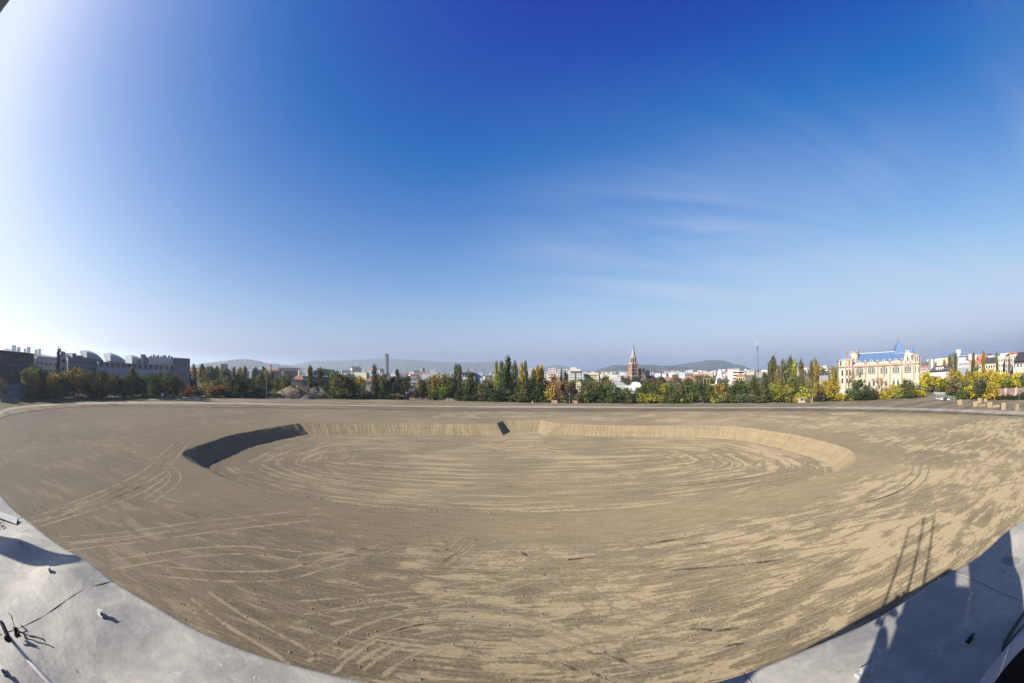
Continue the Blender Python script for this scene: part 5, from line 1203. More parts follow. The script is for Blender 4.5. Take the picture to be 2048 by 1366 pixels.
MB().face_prism([(f.w*.2, z0-1), (f.w*.72, z0-1), (f.w*.6, z0+3.6), (f.w*.42, z0+4.8), (f.w*.2, z0+3.2)], -1.5, 4).build('porch_roof', M_SLATE, e); MB().box(-4, f.w+7, -1, 6, z0-2.4, z0-1).build('terrace_roof', M_WALLW, e)
f = Frame(1455, 1488, 430); e = f.root('building', 'white office slab with dark ribbon windows right of the white cone', 'building'); h = f.z(1470, 738.5); a = f.x(1464); b = f.x(1479)
MB().box(0, a, 0, 14, -1, h).build('blank_wall', M_WALLW, e); MB().box(a, b, .4, 14, -1, h).build('wall', M_WALLW, e); MB().box(b, f.w, 1, 13, -1, h-1.8).build('lower_wing', M_WALLW, e); MB().box(-.2, b+.2, -.2, 14, h, h+.5).build('parapet', M_WALLW, e)
for k in range(4): MB().box(a+1.2, f.w-.6, .2, .42, h-3.6-k*2.9, h-2.5-k*2.9).build('ribbon_window', M_GLASSD, e)
e, f, h = bld('orange roofed yellow house in front of the white office slab', 1472, 1489, 753, 330, M_WALLY, depth=10, roof='hip', rooftop=746.8, cols=4, rows=1)
# telecom mast
f = Frame(1516, 1518, 262); e = f.root('telecom_mast', 'tall slim grey telecom mast with white antenna panels at its top', 'telecom mast'); zt = f.z(1517, 680.5)
MB().cyl(0, 0, -1, zt, .34, .18, 12).build('pole', W('mast_grey', (0.13, 0.135, 0.15)), e, smooth=True)
for zy in (684.5, 689.5):
    for k in range(3): an = k*2.09 + .5; MB().box(.45*math.cos(an)-.11, .45*math.cos(an)+.11, .45*math.sin(an)-.10, .45*math.sin(an)+.10, f.z(1517, zy+2.4), f.z(1517, zy-2)).build('antenna', M_WALLW, e)
for zy in (694, 697, 701): MB().cyl(0, 0, f.z(1517, zy), f.z(1517, zy)+.35, .62, n=10).build('ring', M_SLATE, e)
MB().cyl(.6, -.2, f.z(1517, 701.5), f.z(1517, 699.5), .35, n=10).build('dish', M_WALLG, e)
# --- right
e, f, h = bld('far white block between the poplars left of the palace', 1641, 1664, 736, 700, M_WALLW, depth=16, cols=6, rows=3); MB().box(2, f.w*.5, 2, 10, h+.4, f.z(1648, 731)).build('top_floor', M_WALLW, e)
e, f, h = bld('low shed with a mauve sheet roof behind the golden trees', 1624, 1656, 759, 300, M_WALLG, depth=14, roof='gable', roofm=M_LILAC, rooftop=751.5, cols=6, rows=1)
e, f, h = bld('white slab tower with a glazed left half right of the palace', 1854, 1870, 719, 620, M_WALLW, depth=10); MB().box(0, f.w*.5, -.4, 0, 2, h-2.4).build('glazed_half', M_TGLASS, e)
e, f, h = bld('far red roofed block just right of the palace', 1838, 1866, 735, 520, M_WALLP, depth=14, roof='hip', roofm=M_RED, rooftop=731, cols=7, rows=1)
e, f, h = bld('white house with a big dark hipped roof right of the palace', 1858, 1904, 742, 320, M_WALLW, depth=15, roof='hip', roofm=M_SLATE, rooftop=731.5, cols=9, rows=1, zmin=12.6, fw=.5, fh=.6, over=1.2)
for xx in (1873, 1879, 1885): a = f.x(xx); MB().box(a-1, a+1, .6, 4, h+.4, h+2.6).build('dormer', M_WALLW, e)
e, f, h = bld('dark glass office tower with a white crown', 1903, 1914, 707, 640, M_TGLASS, depth=16); MB().box(f.w*.75, f.w*1.5, 1, 12, -1, h-1).build('white_wing', M_WALLW, e); MB().box(f.w*.85, f.w*1.7, 2, 9, h-1, f.z(1910, 699.5)).build('white_crown', M_WALLW, e)
for k in range(7): MB().box(0, f.w*.74, -.25, 0, h-3-k*3.6, h-2.5-k*3.6).build('floor_edge', M_SLATE, e)
e, f, h = bld('lighter glass office wing right of the dark glass tower', 1916, 1937, 712, 600, M_TGLASS, depth=14, roofm=M_WALLW); 
for k in range(5): MB().box(0, f.w, -.25, 0, h-3-k*3.6, h-2.5-k*3.6).build('floor_edge', M_WALLW, e)
f = Frame(1936, 1944, 560); e = f.root('building', 'small round pinkish tower right of the glass offices', 'tower'); MB().cyl(f.w/2, 3, -1, f.z(1940, 709), f.w*.5, n=16).build('wall', W('rosy_render', (0.80, 0.70, 0.70)), e); MB().cyl(f.w/2, 3, f.z(1940, 709), f.z(1940, 707.6), f.w*.44, n=16).build('roof', M_WALLW, e)
e, f, h = bld('white topped apartment house with a dark mansard behind the yellow trees', 1914, 1940, 727, 300, M_WALLD, depth=14, roof='hip', roofm=M_WALLW, rooftop=718, cols=7, rows=1, fm=M_WALLW, gm=M_WALLW)
e, f, h = bld('brown house with orange tiles left in the row right of the round tower', 1937, 1950, 728, 340, M_WALLC, depth=10, roof='gable', rooftop=719.5, cols=3, rows=1)
e, f, h = bld('cream house with orange tiles right in the row right of the round tower', 1953, 1968, 729, 330, M_WALLC, depth=10, roof='gable', rooftop=719.5, cols=3, rows=1)
e, f, h = bld('house with a steep dark roof and a pale stepped gable', 1970, 1991, 727, 300, M_WALLC, depth=12, roof='gable', roofm=M_SLATE, rooftop=715, cols=4, rows=1)
e, f, h = bld('pale green apartment house left of the pink facades', 1997, 2011, 714, 290, W('pale_green_render', (0.74, 0.80, 0.62)), depth=12, cols=4, rows=5, fm=M_WALLW)
e, f, h = bld('pink apartment house with a dark pointed gable', 2010, 2026, 714, 280, M_WALLP, depth=12, cols=4, rows=5, fm=M_WALLW); MB().face_prism([(f.w*.35, 8), (f.w*.75, 8), (f.w*.75, h-5), (f.w*.55, h+.8), (f.w*.35, h-5)], -.8, 0).build('dark_gable', M_SLATE, e)
e, f, h = bld('white attic apartment house behind the dark gabled house', 2019, 2042, 708, 310, M_WALLW, depth=12, roof='hip', roofm=M_RED, rooftop=702.5, cols=6, rows=4)
f = Frame(2028, 2056, 262); e = f.root('building', 'dark gabled house with white windows at the right edge', 'building'); h = f.z(2042, 722)
MB().box(0, f.w, 0, 12, -1, f.z(2042, 733)).build('lower_wall', M_STONE, e); MB().box(-.2, f.w+.2, -.3, 12.2, f.z(2042, 733), h).build('dark_wall', M_SLATE, e)
MB().gable(0, f.w, -.3, 12, h, f.z(2042, 704), 4, .8).build('roof', W('black_tiles', (0.05, 0.045, 0.06)), e)
for k in range(4): window(e, f.w*(k+.6)/4.2, h-3.6, 1.1, 2.2, M_WALLW, M_WALLW, y=-.3)
# --- the palace with the blue tiled roof
PF = Frame(1714, 1812, 268, 274)
P = lambda x, y: PF.uz(x, y)
def X(x, y=740): return PF.uz(x, y)[0]
def Zp(x, y): return PF.uz(x, y)[1]
pal = PF.root('palace', 'ornate cream palace with pink pilasters and a blue glazed tile roof', 'palace')
M_PAL = W('cream_palace_wall', (0.66, 0.61, 0.49)); M_PINK = W('pink_pilaster', (0.52, 0.36, 0.29)); M_PTRIM = W('palace_dark_cornice', (0.30, 0.20, 0.14)); M_PSHADE = W('palace_grey_tracery', (0.46, 0.46, 0.40))
xl, xr = X(1704), X(1827); ce = Zp(1765, 731); ev_ = Zp(1765, 726.6); rg = Zp(1765, 706.8) + .7; DP = 17.0
MB().box(xl, xr, 0, DP, -1, ev_).build('wall', M_PAL, pal)
MB().box(xl-.2, xr+.2, -.45, 0, ce-.35, ce+.25).build('cornice', M_PTRIM, pal)
MB().gable(xl, xr, 0.6, DP-.6, ev_, rg, 0, .3).build('main_roof', M_BLUET, pal)
MB().box(xl, xr, DP/2-.25, DP/2+.25, rg-.05, rg+.35).build('ridge_crest', M_WALLW, pal)
pil = [1707, 1730.5, 1755, 1779.5, 1803.5, 1827]
for i, px1 in enumerate(pil):
    x = X(px1); MB().box(x-.5, x+.5, -.6, .6, -1, ce+.5 if i in (0, 5) else ev_+1.6).build('pilaster', M_PINK, pal)
    if i not in (5,):
        MB().box(x-.8, x+.8, -.8, .8, ev_+1.6, ev_+2.1).build('pilaster_cap', M_STONE, pal); MB().cyl(x, 0, ev_+2.1, ev_+4.6, .6, .06, 8).build('pinnacle', M_PTRIM, pal)
bays = [(1707, 1730.5), (1730.5, 1755), (1755, 1779.5), (1779.5, 1803.5)]
for i, (a, b) in enumerate(bays):
    xa, xb = X(a)+.8, X(b)-.8; xm = (xa+xb)/2; q = (xb-xa)
    MB().face_prism([(xa, ev_-.3), (xb, ev_-.3), (xb, ev_+.8), (xb-q*.16, ev_+1.2), (xm+q*.24, ev_+.7), (xm+q*.14, ev_+1.6), (xm, ev_+2.6), (xm-q*.14, ev_+1.6), (xm-q*.24, ev_+.7), (xa+q*.16, ev_+1.2), (xa, ev_+.8)], -.25, .5).build('gablet', M_PAL, pal)
    MB().face_prism([(xm+.38*math.cos(t_), ev_+1.6+.55*math.sin(t_)) for t_ in np.linspace(0, 2*math.pi, 9)[:-1]], -.32, -.2).build('small_light', M_GLASSD, pal)
for i, (a, b) in enumerate(bays + [(1803.5, 1827)]):
    xa, xb = X(a)+.8, X(b)-.8; xm = (xa+xb)/2; q = (xb-xa); zb = Zp((a+b)/2, 747.0 - i*.8)
    z_top = zb + 6.6
    MB().face_prism([(xm-q*.36, zb+.2), (xm-q*.36, zb+3.4), (xm-q*.2, zb+5.0), (xm, z_top), (xm+q*.2, zb+5.0), (xm+q*.36, zb+3.4), (xm+q*.36, zb+.2), (xm+q*.31, zb+.2), (xm+q*.31, zb+3.2), (xm+q*.16, zb+4.6), (xm, z_top-.6), (xm-q*.16, zb+4.6), (xm-q*.31, zb+3.2), (xm-q*.31, zb+.2)][::-1], -.3, 0).build('window_hood', M_PSHADE, pal)
    for k, (o_, hh_) in enumerate(((-.25, 3.0), (-.085, 4.0), (.085, 4.0), (.25, 3.0))): window(pal, xm+q*o_, zb+.2, q*.095, hh_, M_PSHADE, M_GLASSD, True)
    MB().box(xm-q*.33, xm+q*.33, -.35, 0, zb-.35, zb-.1).build('sill', M_PTRIM, pal)
    zl = zb - 7.4
    for o_ in (-.22, .22):
        window(pal, xm+q*o_, zl, q*.17, 2.3, M_STONE, M_GLASSD); MB().face_prism([(xm+q*o_-q*.13, zl+2.6), (xm+q*o_+q*.13, zl+2.6), (xm+q*o_+q*.13, zl+3.2), (xm+q*o_, zl+4.4), (xm+q*o_-q*.13, zl+3.2)], -.22, 0).build('window_head', M_PSHADE, pal)
    for o_ in (-.22, .22): window(pal, xm+q*o_, max(1, zl-5.4), q*.17, 2.4, M_STONE, M_GLASSD)
# gable bay at the right with the tall spire behind
xa, xb = X(1804.5), X(1826); xm = (xa+xb)/2; zg = Zp(1815, 731)
MB().face_prism([(xa, zg), (xb, zg), (xb, zg+2.0), (xb-1.2, zg+3.4), (xm+2.6, zg+4.6), (xm+2.2, zg+6.6), (xm+.9, zg+8.4), (xm, Zp(1815, 704)), (xm-.9, zg+8.4), (xm-2.2, zg+6.6), (xm-2.6, zg+4.6), (xa+1.2, zg+3.4), (xa, zg+2.0)], -.35, 1.2).build('gable_front', M_PAL, pal)
window(pal, xm, zg+2.7, .9, 2.4, M_PTRIM, M_GLASSD, True, y=-.36)
for o_ in (-1.9, 1.9): window(pal, xm+o_, zg+1.6, .6, .9, M_PTRIM, M_GLASSD, y=-.36)
MB().cyl(xm, .4, Zp(1815, 704), Zp(1815, 700), .3, .05, 6).build('finial', M_PTRIM, pal)
sx0, sx1 = X(1793), X(1817.5); sm = (sx0+sx1)/2; sb = Zp(1805, 705.5); hw = (sx1-sx0)/2
MB().prism([(sm-hw, 7), (sm+hw, 7), (sm+hw, 7+2*hw), (sm-hw, 7+2*hw)], sb-6, sb).build('spire_drum', M_PAL, pal)
apz = Zp(1805, 680.5) + 1.6; MB().add([(sm-hw, 7, sb), (sm+hw, 7, sb), (sm+hw, 7+2*hw, sb), (sm-hw, 7+2*hw, sb), (sm, 7+hw, apz)], [(0,1,4), (1,2,4), (2,3,4), (3,0,4), (3,2,1,0)]).build('spire_roof', M_BLUET, pal)
MB().cyl(sm, 7+hw, apz-.6, apz+1.0, .45, .2, 8).cyl(sm, 7+hw, apz+1.0, apz+3.4, .08, n=5).box(sm-.8, sm+.8, 7+hw-.05, 7+hw+.05, apz+1.9, apz+2.1).build('spire_finial', M_PTRIM, pal)
# right turret
xa, xb = X(1826.5), X(1840); xm = (xa+xb)/2; q = (xb-xa)/2
MB().prism([(xm-q, .6), (xm-q*.55, -1.3), (xm+q*.55, -1.3), (xm+q, .6), (xm+q, 8), (xm-q, 8)], -1, Zp(1833, 710)).build('right_turret', M_PAL, pal)
MB().prism([(xm-q-.3, .5), (xm-q*.6, -1.6), (xm+q*.6, -1.6), (xm+q+.3, .5), (xm+q+.3, 8.2), (xm-q-.3, 8.2)], ce-.35, ce+.2).build('turret_cornice', M_PTRIM, pal)
for zz_ in (Zp(1833, 712.6), Zp(1833, 709.6)): MB().prism([(xm-q-.35, .5), (xm-q*.6, -1.7), (xm+q*.6, -1.7), (xm+q+.35, .5), (xm+q+.35, 8.2), (xm-q-.35, 8.2)], zz_-.25, zz_+.2).build('turret_band', M_STONE, pal)
for o_ in (-1, 1): MB().box(xm+o_*q-.35, xm+o_*q+.35, .1, .9, -1, Zp(1833, 712)).build('pilaster', M_PINK, pal)
for o_ in (-.45, .1, .65): window(pal, xm+q*o_, Zp(1833, 722), .55, 2.8, M_PTRIM, M_GLASSD, True, y=-1.32)
for o_ in (-.45, .45): window(pal, xm+q*o_, Zp(1833, 745), .5, 3.6, M_PTRIM, M_GLASSD, True, y=-1.32)
for o_ in (-1, -.45, .25, 1): MB().cyl(xm+q*o_, -.6 if abs(o_) < 1 else .5, Zp(1833, 709.5), Zp(1833, 704.5 if abs(o_) < 1 else 702.5), .42, .06, 6).build('pinnacle', M_PTRIM, pal)
tx = X(1828); tb = Zp(1828, 705); MB().cyl(tx, 6, tb-4, tb, 1.9, n=8).build('small_spire_drum', M_PAL, pal); MB().cyl(tx, 6, tb, Zp(1828, 690.5)+.6, 2.05, .05, 8).build('small_spire_roof', M_BLUET, pal); MB().cyl(tx, 6, Zp(1828, 691), Zp(1828, 686), .07, n=5).build('finial', M_PTRIM, pal)
# left pavilion: lower block, two stubby roofs and the round drum
xa, xb = X(1677), X(1704); zc = Zp(1690, 721); 
MB().box(xa, xb, -1.8, 16, -1, zc).build('left_pavilion', M_PAL, pal); MB().box(xa-.3, xb+.3, -2.2, 0, Zp(1690, 734.2)-.3, Zp(1690, 734.2)+.3).build('cornice', M_PTRIM, pal); MB().box(xa-.3, xb+.3, -2.15, 16.3, zc, zc+.5).build('pavilion_parapet', M_STONE, pal)
for px1 in (1690.5, 1696.5, 1703): x = X(px1); MB().box(x-.45, x+.45, -2.3, -1.8, -1, zc+1.2).build('pilaster', M_PINK, pal)
for (a, b, tp) in ((1679, 1691, 705), (1692, 1703, 706)):
    u0, u1 = X(a), X(b); um = (u0+u1)/2; w2 = (u1-u0)/2; z0 = zc+.5; z1 = Zp(a+6, tp)
    MB().add([(u0, -1.4, z0), (u1, -1.4, z0), (u1, -1.4+2*w2, z0), (u0, -1.4+2*w2, z0), (um-w2*.35, -1.4+w2*.65, z1), (um+w2*.35, -1.4+w2*.65, z1), (um+w2*.35, -1.4+w2*1.35, z1), (um-w2*.35, -1.4+w2*1.35, z1)], [(0,1,5,4), (1,2,6,5), (2,3,7,6), (3,0,4,7), (4,5,6,7)]).build('pavilion_roof', M_BLUET, pal)
MB().cyl(X(1692), -.8, zc+.5, Zp(1692, 700.5), .8, .5, 8).build('chimney', M_SAND, pal)
for o_, zz_ in ((1681, 724), (1698, 724)): window(pal, X(o_), Zp(1690, 731), .9, 3.0, M_PTRIM, M_GLASSD, True, y=-1.82)
for o_ in (1684, 1693, 1699): window(pal, X(o_), Zp(1690, 751), 1.1, 3.4, M_PSHADE, M_GLASSD, True, y=-1.82); window(pal, X(o_), Zp(1690, 766), 1.1, 2.6, M_STONE, M_GLASSD, y=-1.82)
dx = X(1709.5); MB().cyl(dx, 5, ev_-1, Zp(1709, 704.5), 3.0, 3.2, 16).build('round_drum', M_PAL, pal); MB().cyl(dx, 5, Zp(1709, 705), Zp(1709, 704), 3.6, n=16).build('drum_cornice', M_STONE, pal)
for a in range(8): an = a*math.pi/4; MB().cyl(dx+3.1*math.cos(an), 5+3.1*math.sin(an), Zp(1709, 704), Zp(1709, 699.5), .42, .08, 6).build('pinnacle', M_LILAC if a % 2 else M_PTRIM, pal)
MB().cyl(dx, 5, Zp(1709, 704), Zp(1709, 700.5), 2.4, 1.0, 12).build('drum_cap', M_LILAC, pal)

# --- far city: pale little blocks, one after another, out to the foot of the hills
rc = random.Random(21)
walls = [M_WALLW, M_WALLW, M_WALLC, M_WALLG, M_WALLP, W('pale_blue_panel', (0.50, 0.58, 0.68)), M_WALLY]
city = []; far_reqs = []
for kk in range(6):
    mb = MB(); mb.box(-.5, .5, -.5, .5, -.05, 1); me = mb.mesh('far_building')
    mb2 = MB(); mb2.box(-.5, .5, -.5, .5, -.05, .8).gable(-.5, .5, -.5, .5, .8, 1.0, .1, .02, 1); me2 = mb2.mesh('far_house')
    me.materials.append(walls[kk]); me2.materials.append(walls[kk]); me2.materials.append(M_RED if kk % 2 else M_SLATE); city.append((me, me2))
def far(x, dist, top, w_, label, group, fl=None):
    p_ = AT(x, 745, dist); a, b = rc.choice(city); me = (a if rc.random() < .55 else b) if fl is None else fl
    hh_ = max(6, CAM_Z + D(x, top).z/math.hypot(D(x, top).x, D(x, top).y)*dist)
    o = bpy.data.objects.new('far_building', me); COL.objects.link(o); o.location = (p_.x, p_.y, 0); o.rotation_euler = (0, 0, -az(x) + rc.uniform(-.5, .5)); o.scale = (w_, w_*rc.uniform(.5, 1), hh_)
    far_reqs.append((x, dist, o, label, group, me))
def hor(x):  # picture height of the level line at this x
    lo, hi = 690., 760.
    for _ in range(30):
        m_ = (lo+hi)/2
        if D(x, m_).z > 0: lo = m_
        else: hi = m_
    return lo
for i in range(170):
    x = rc.uniform(560, 1640); d_ = rc.uniform(900, 2500)
    far(x, d_, hor(x) + rc.uniform(1.0, 7), rc.uniform(10, 26), 'small pale building of the hazy city between the tree tops and the hills', 'small pale buildings of the hazy city')
for i in range(100):
    x = rc.choice([rc.uniform(560, 1060), rc.uniform(1160, 1420), rc.uniform(1160, 1420), rc.uniform(1420, 1640)]); d_ = rc.uniform(2400, 3300)
    far(x, d_, hor(x) + rc.uniform(-2.0, 1.5), rc.uniform(14, 36), 'tiny building in the distant haze at the foot of the hills', 'tiny distant buildings at the foot of the hills')
for i in range(26):
    x = rc.uniform(385, 560); d_ = rc.uniform(560, 1100)
    far(x, d_, hor(x) + rc.uniform(2, 7), rc.uniform(14, 30), 'low building among the pale poplars under the round topped hill', 'low buildings among the poplars')
for i in range(24):
    x = rc.uniform(1850, 2046); d_ = rc.uniform(420, 700)
    far(x, d_, hor(x) + rc.uniform(-4, 3), rc.uniform(10, 20), 'small house in the packed skyline behind the yellow trees on the right', 'packed houses behind the yellow trees')
for i in range(22):
    x = rc.uniform(60, 300); d_ = rc.uniform(420, 900)
    far(x, d_, hor(x) + rc.uniform(3, 10), rc.uniform(12, 26), 'low shed between the halls and the trees on the left', 'low sheds on the left')
for x, tp, w_ in ((711, 733, 40), (718, 736, 26), (741, 737, 22), (763, 737, 20), (833, 741, 30), (846, 736, 16), (866, 739, 22), (1045, 741, 26), (694, 740, 50), (1020, 745, 20)):
    far(x, 1900, tp, w_, {711: 'pale spired block on the skyline left of the tower', 718: 'pale block beside the spired block left of the tower', 741: 'narrow pale block halfway to the tower on the skyline', 763: 'pale block touching the foot of the tower on its left', 833: 'wide pale block right of the tower on the skyline', 846: 'slim tall pale block right of the tower', 866: 'third pale block right of the tower', 1045: 'pale block between poplars left of the white flats', 694: 'wide low pale block above the big olive tree', 1020: 'low pale block behind the tallest poplar'}[x], 'pale blocks on the skyline')

cw_ = ['white', 'bright white', 'cream', 'grey', 'pinkish', 'pale blue']; fg = {}
for q in far_reqs:
    x, ds, o, label, group, me = q
    k = [i for i, c_ in enumerate(city) if me in c_][0]; house = me is city[k][1]
    li = min(range(len(LAND)), key=lambda i: abs(LAND[i][0]-x)); sd_ = 'left' if x < LAND[li][0] else 'right'
    what = '%s %s%s' % (cw_[k], ('%s roofed house' % ('red' if k % 2 else 'dark')) if house else 'flat roofed block', ' far off' if ds > 2400 else '')
    if label.startswith(('pale spired', 'pale block', 'narrow pale', 'wide pale', 'slim tall', 'third pale', 'wide low', 'low pale')): tag(o, label, 'building', group); continue
    fg.setdefault((what, li, sd_), []).append(q)
for (what, li, sd_), ls in fg.items():
    ls.sort(key=lambda q: abs(q[0]-LAND[li][0]))
    for i, q in enumerate(ls): tag(q[2], (ORD[i] + ' ' if len(ls) > 1 else '') + what + ' %s of ' % sd_ + LAND[li][1], 'building', q[4])

# --- things on and round the site
def heap(label, x, base, w_, top, m, seed, dist=None, dy=.55):
    w_ *= 1.7
    p_ = G(x, base, 0) if dist is None else AT(x, 760, dist); d_ = HORD(p_); wd = w_/853*d_*1.0
    hh_ = CAM_Z + D(x, top).z/math.hypot(D(x, top).x, D(x, top).y)*d_
    p2 = p_ + Vector((p_.x, p_.y, 0)).normalized()*wd*dy*.5
    o = mound('earth_heap', p2.x, p2.y, wd/2*1.15, wd*dy/2*1.3, max(1, hh_), m, 0.0, seed=seed, rot=-az(x)); tag(o, label, 'earth heap')
heap('broad pale heap of dug earth left of the dark grey heap', 592, 797, 62, 774, M_HEAP, 3); heap('dark grey heap of chippings beside the pale heap', 634, 797, 46, 776.5, M_HEAPD, 4, dy=.8)
heap('pointed little heap behind the dark grey heap', 633, 793, 20, 774, M_HEAP, 5); heap('pale earth heap behind the thin trees left of the big green tree', 836, 799, 44, 781.5, M_HEAP, 6)
heap('pale earth heap right of the big green tree', 898, 801, 40, 783, M_HEAP, 7); heap('light grey heap between tree trunks below the tower', 752, 797, 26, 780, M_HEAP, 8); heap('long slanting grey heap right of the tower foot', 776, 798, 36, 781, M_HEAPD, 9); heap('small dark pile in front of the grey heap', 616, 799, 18, 789, M_HEAPD, 10); heap('pale pile at the far end of the left yard', 540, 796, 20, 786, M_GRAVEL, 12)
def block(label, x0, x1, top, base, m, name='concrete_block', cat='block', depth=1.6, group=None, yaw=.25):
    f = Frame(x0, x1, HORD(G((x0+x1)/2, base, 0))); e = MB().box(0, f.w, 0, depth, -.3, max(.8, f.z((x0+x1)/2, top))).build(name, m); e.location = (f.A.x, f.A.y, 0); e.rotation_euler = (random.uniform(-.06, .06), random.uniform(-.09, .09), f.rz + yaw + random.uniform(-.5, .5)); tag(e, label, cat, group); return e
for (x0, x1, tp, bs, lb) in ((1916, 1926, 800.5, 811, 'upright sandy block, leftmost of the row at the right edge of the field'), (1947, 1957, 803, 813.5, 'upright sandy block in front of the brown bushy trees, second of the row'), (1956, 1964, 796, 806, 'sandy block standing just behind the second one of the row'), (1969, 1975, 797.5, 804, 'smallest pinkish block behind the row, left of the golden shrub'), (1976, 1986, 804, 815.5, 'sandy block under the golden shrub, third of the front row'), (2004, 2013, 805.5, 820, 'tall sandy block below the small rusty tree, fourth of the front row'), (2033, 2042, 808, 822, 'sandy block nearest the right edge of the picture')):
    block(lb, x0, x1, tp, bs, M_SAND, group='sandy blocks at the right edge of the field')
block('flat pale slab lying between the second and third sandy blocks', 1960, 1975, 810.5, 813.5, M_SAND, depth=3); block('flat pale slab lying between the third and fourth sandy blocks', 1987, 2002, 811.5, 815.5, M_SAND, depth=3)
def wall_run(label, pts, hgt, m, panel=3.0, name='site_wall', cat='wall', postm=None, post=.3, thick=.22, capm=None):
    ps = [G(*q, 0) if len(q) == 2 else AT(q[0], q[1], q[2]) for q in pts]; e = empty(name, (ps[0].x, ps[0].y, 0)); tag(e, label, cat); o_ = Vector((ps[0].x, ps[0].y, 0))
    for a, b in zip(ps[:-1], ps[1:]):
        a = Vector((a.x, a.y, 0)); b = Vector((b.x, b.y, 0)); L_ = (b-a).length; n = max(1, round(L_/panel)); rz = math.atan2(b.y-a.y, b.x-a.x)
        me = MB().box(post/2, L_/n-post/2, -thick/2, thick/2, -.2, hgt).mesh('panel'); me.materials.append(m)
        pm = MB().box(-post/2, post/2, -post/2-.04, post/2+.04, -.2, hgt+.12).mesh('post'); pm.materials.append(postm or m)
        for i in range(n):
            q = a + (b-a)*i/n - o_
            for nm, me_ in (('wall_panel', me), ('post', pm)):
                ob = bpy.data.objects.new(nm, me_); COL.objects.link(ob); ob.parent = e; ob.location = q; ob.rotation_euler = (0, 0, rz)
    return e
wall_run('pink brick site wall between the poplars and the golden trees', [(1595, 805.5), (1626, 804.5)], 3.0, M_WALLP, 4.5, postm=M_STONE)
wall_run('brick panel wall with pale posts above the hedge at the right edge', [(1990, 792.5), (2052, 792)], 3.4, M_BRICK, 6.5, postm=M_WALLW, post=.9)
wall_run('low white concrete wall beside the ramp right of the palace', [(1868, 788.5), (1896, 790), (1922, 792.5)], 1.3, M_WALLG, 5)
wall_run('overgrown pale fence with greenish panels below the white wall', [(1873, 799), (1892, 801), (1912, 804.5)], 2.2, W('greenish_panel', (0.24, 0.25, 0.17)), 3, postm=M_WALLG, name='fence', cat='fence')
wall_run('long dark fence behind the lawn at the far left', [(0, 798), (35, 798), (75, 797)], 3.6, M_WALLD, 4, name='fence', cat='fence')
wall_run('dark board fence beside the yard on the left', [(297, 796.5), (324, 796.5)], 3.2, M_WALLD, 3, name='fence', cat='fence')
wall_run('tan wall stub under the small yellow shrub', [(1145, 806.5), (1156, 806.5)], 1.7, M_SAND, 3); wall_run('tan wall stub beside the grey shed', [(1103, 806.8), (1115, 806.8)], 1.9, M_SAND, 3)
wall_run('low broken stone wall on the lawn at the far left', [(2, 805.5), (40, 805)], 1.3, M_GRAVEL, 2.4, post=.5)
e, f, h = bld('small grey shed with a sloping roof under the rusty trees', 1084, 1112, 799, 258, M_WALLG, depth=5, roof='gable', roofm=M_SLATE, rooftop=793.5, name='shed', cat='shed')
e, f, h = bld('red and white kiosk in the yard on the left', 327, 338, 789, 246, M_WALLW, depth=3, name='kiosk', cat='kiosk', roofm=M_BRICK); MB().box(0, f.w*.4, -.1, 0, 0, h).build('red_panel', W('signal_red', (0.55, 0.04, 0.04)), e)
e, f, h = bld('dark site cabin with a pale roof behind the trailer in the yard', 340, 353, 779.5, 262, M_WALLD, depth=6, name='site_cabin', cat='cabin', roofm=M_WALLW, cols=2, rows=1, zmin=1.2)
e, f, h = bld('small white shed behind the fence in the left yard', 303, 318, 779, 262, M_WALLP, depth=6, name='shed', cat='shed', roof='gable', roofm=M_RED, rooftop=775.5, cols=3, rows=1, zmin=2)
def lamp(label, x, top, base=None, dist=None, flag=False):
    p_ = G(x, base, 0) if base else AT(x, 760, dist); d_ = HORD(p_); hh_ = CAM_Z + D(x, top).z/math.hypot(D(x, top).x, D(x, top).y)*d_
    e = empty('street_lamp', (p_.x, p_.y, 0), -az(x)); tag(e, label, 'street lamp'); MB().cyl(0, 0, -.1, hh_, .13, .08, 8).build('pole', M_STEEL, e); MB().box(-.9, .5, -.15, .15, hh_-.05, hh_+.15).build('lamp_head', M_WALLG, e)
lamp('short lone post at the end of the yard on the left', 388.5, 782, base=800); lamp('tall lamp post right of the bright white building', 533, 752, dist=262); lamp('slim post at the field edge under the dark red trees', 1139, 788, base=807)
lamp('lamp post over the yellow trees in front of the dark gabled house', 2022, 739, dist=215); lamp('thin lamp post among the yellow green trees at the right edge', 2039, 752, dist=190); lamp('lamp post standing between the trees left of the telecom mast', 1501, 790, base=806)
lamp('lamp post in the yard behind the kiosk', 352, 770, dist=268)
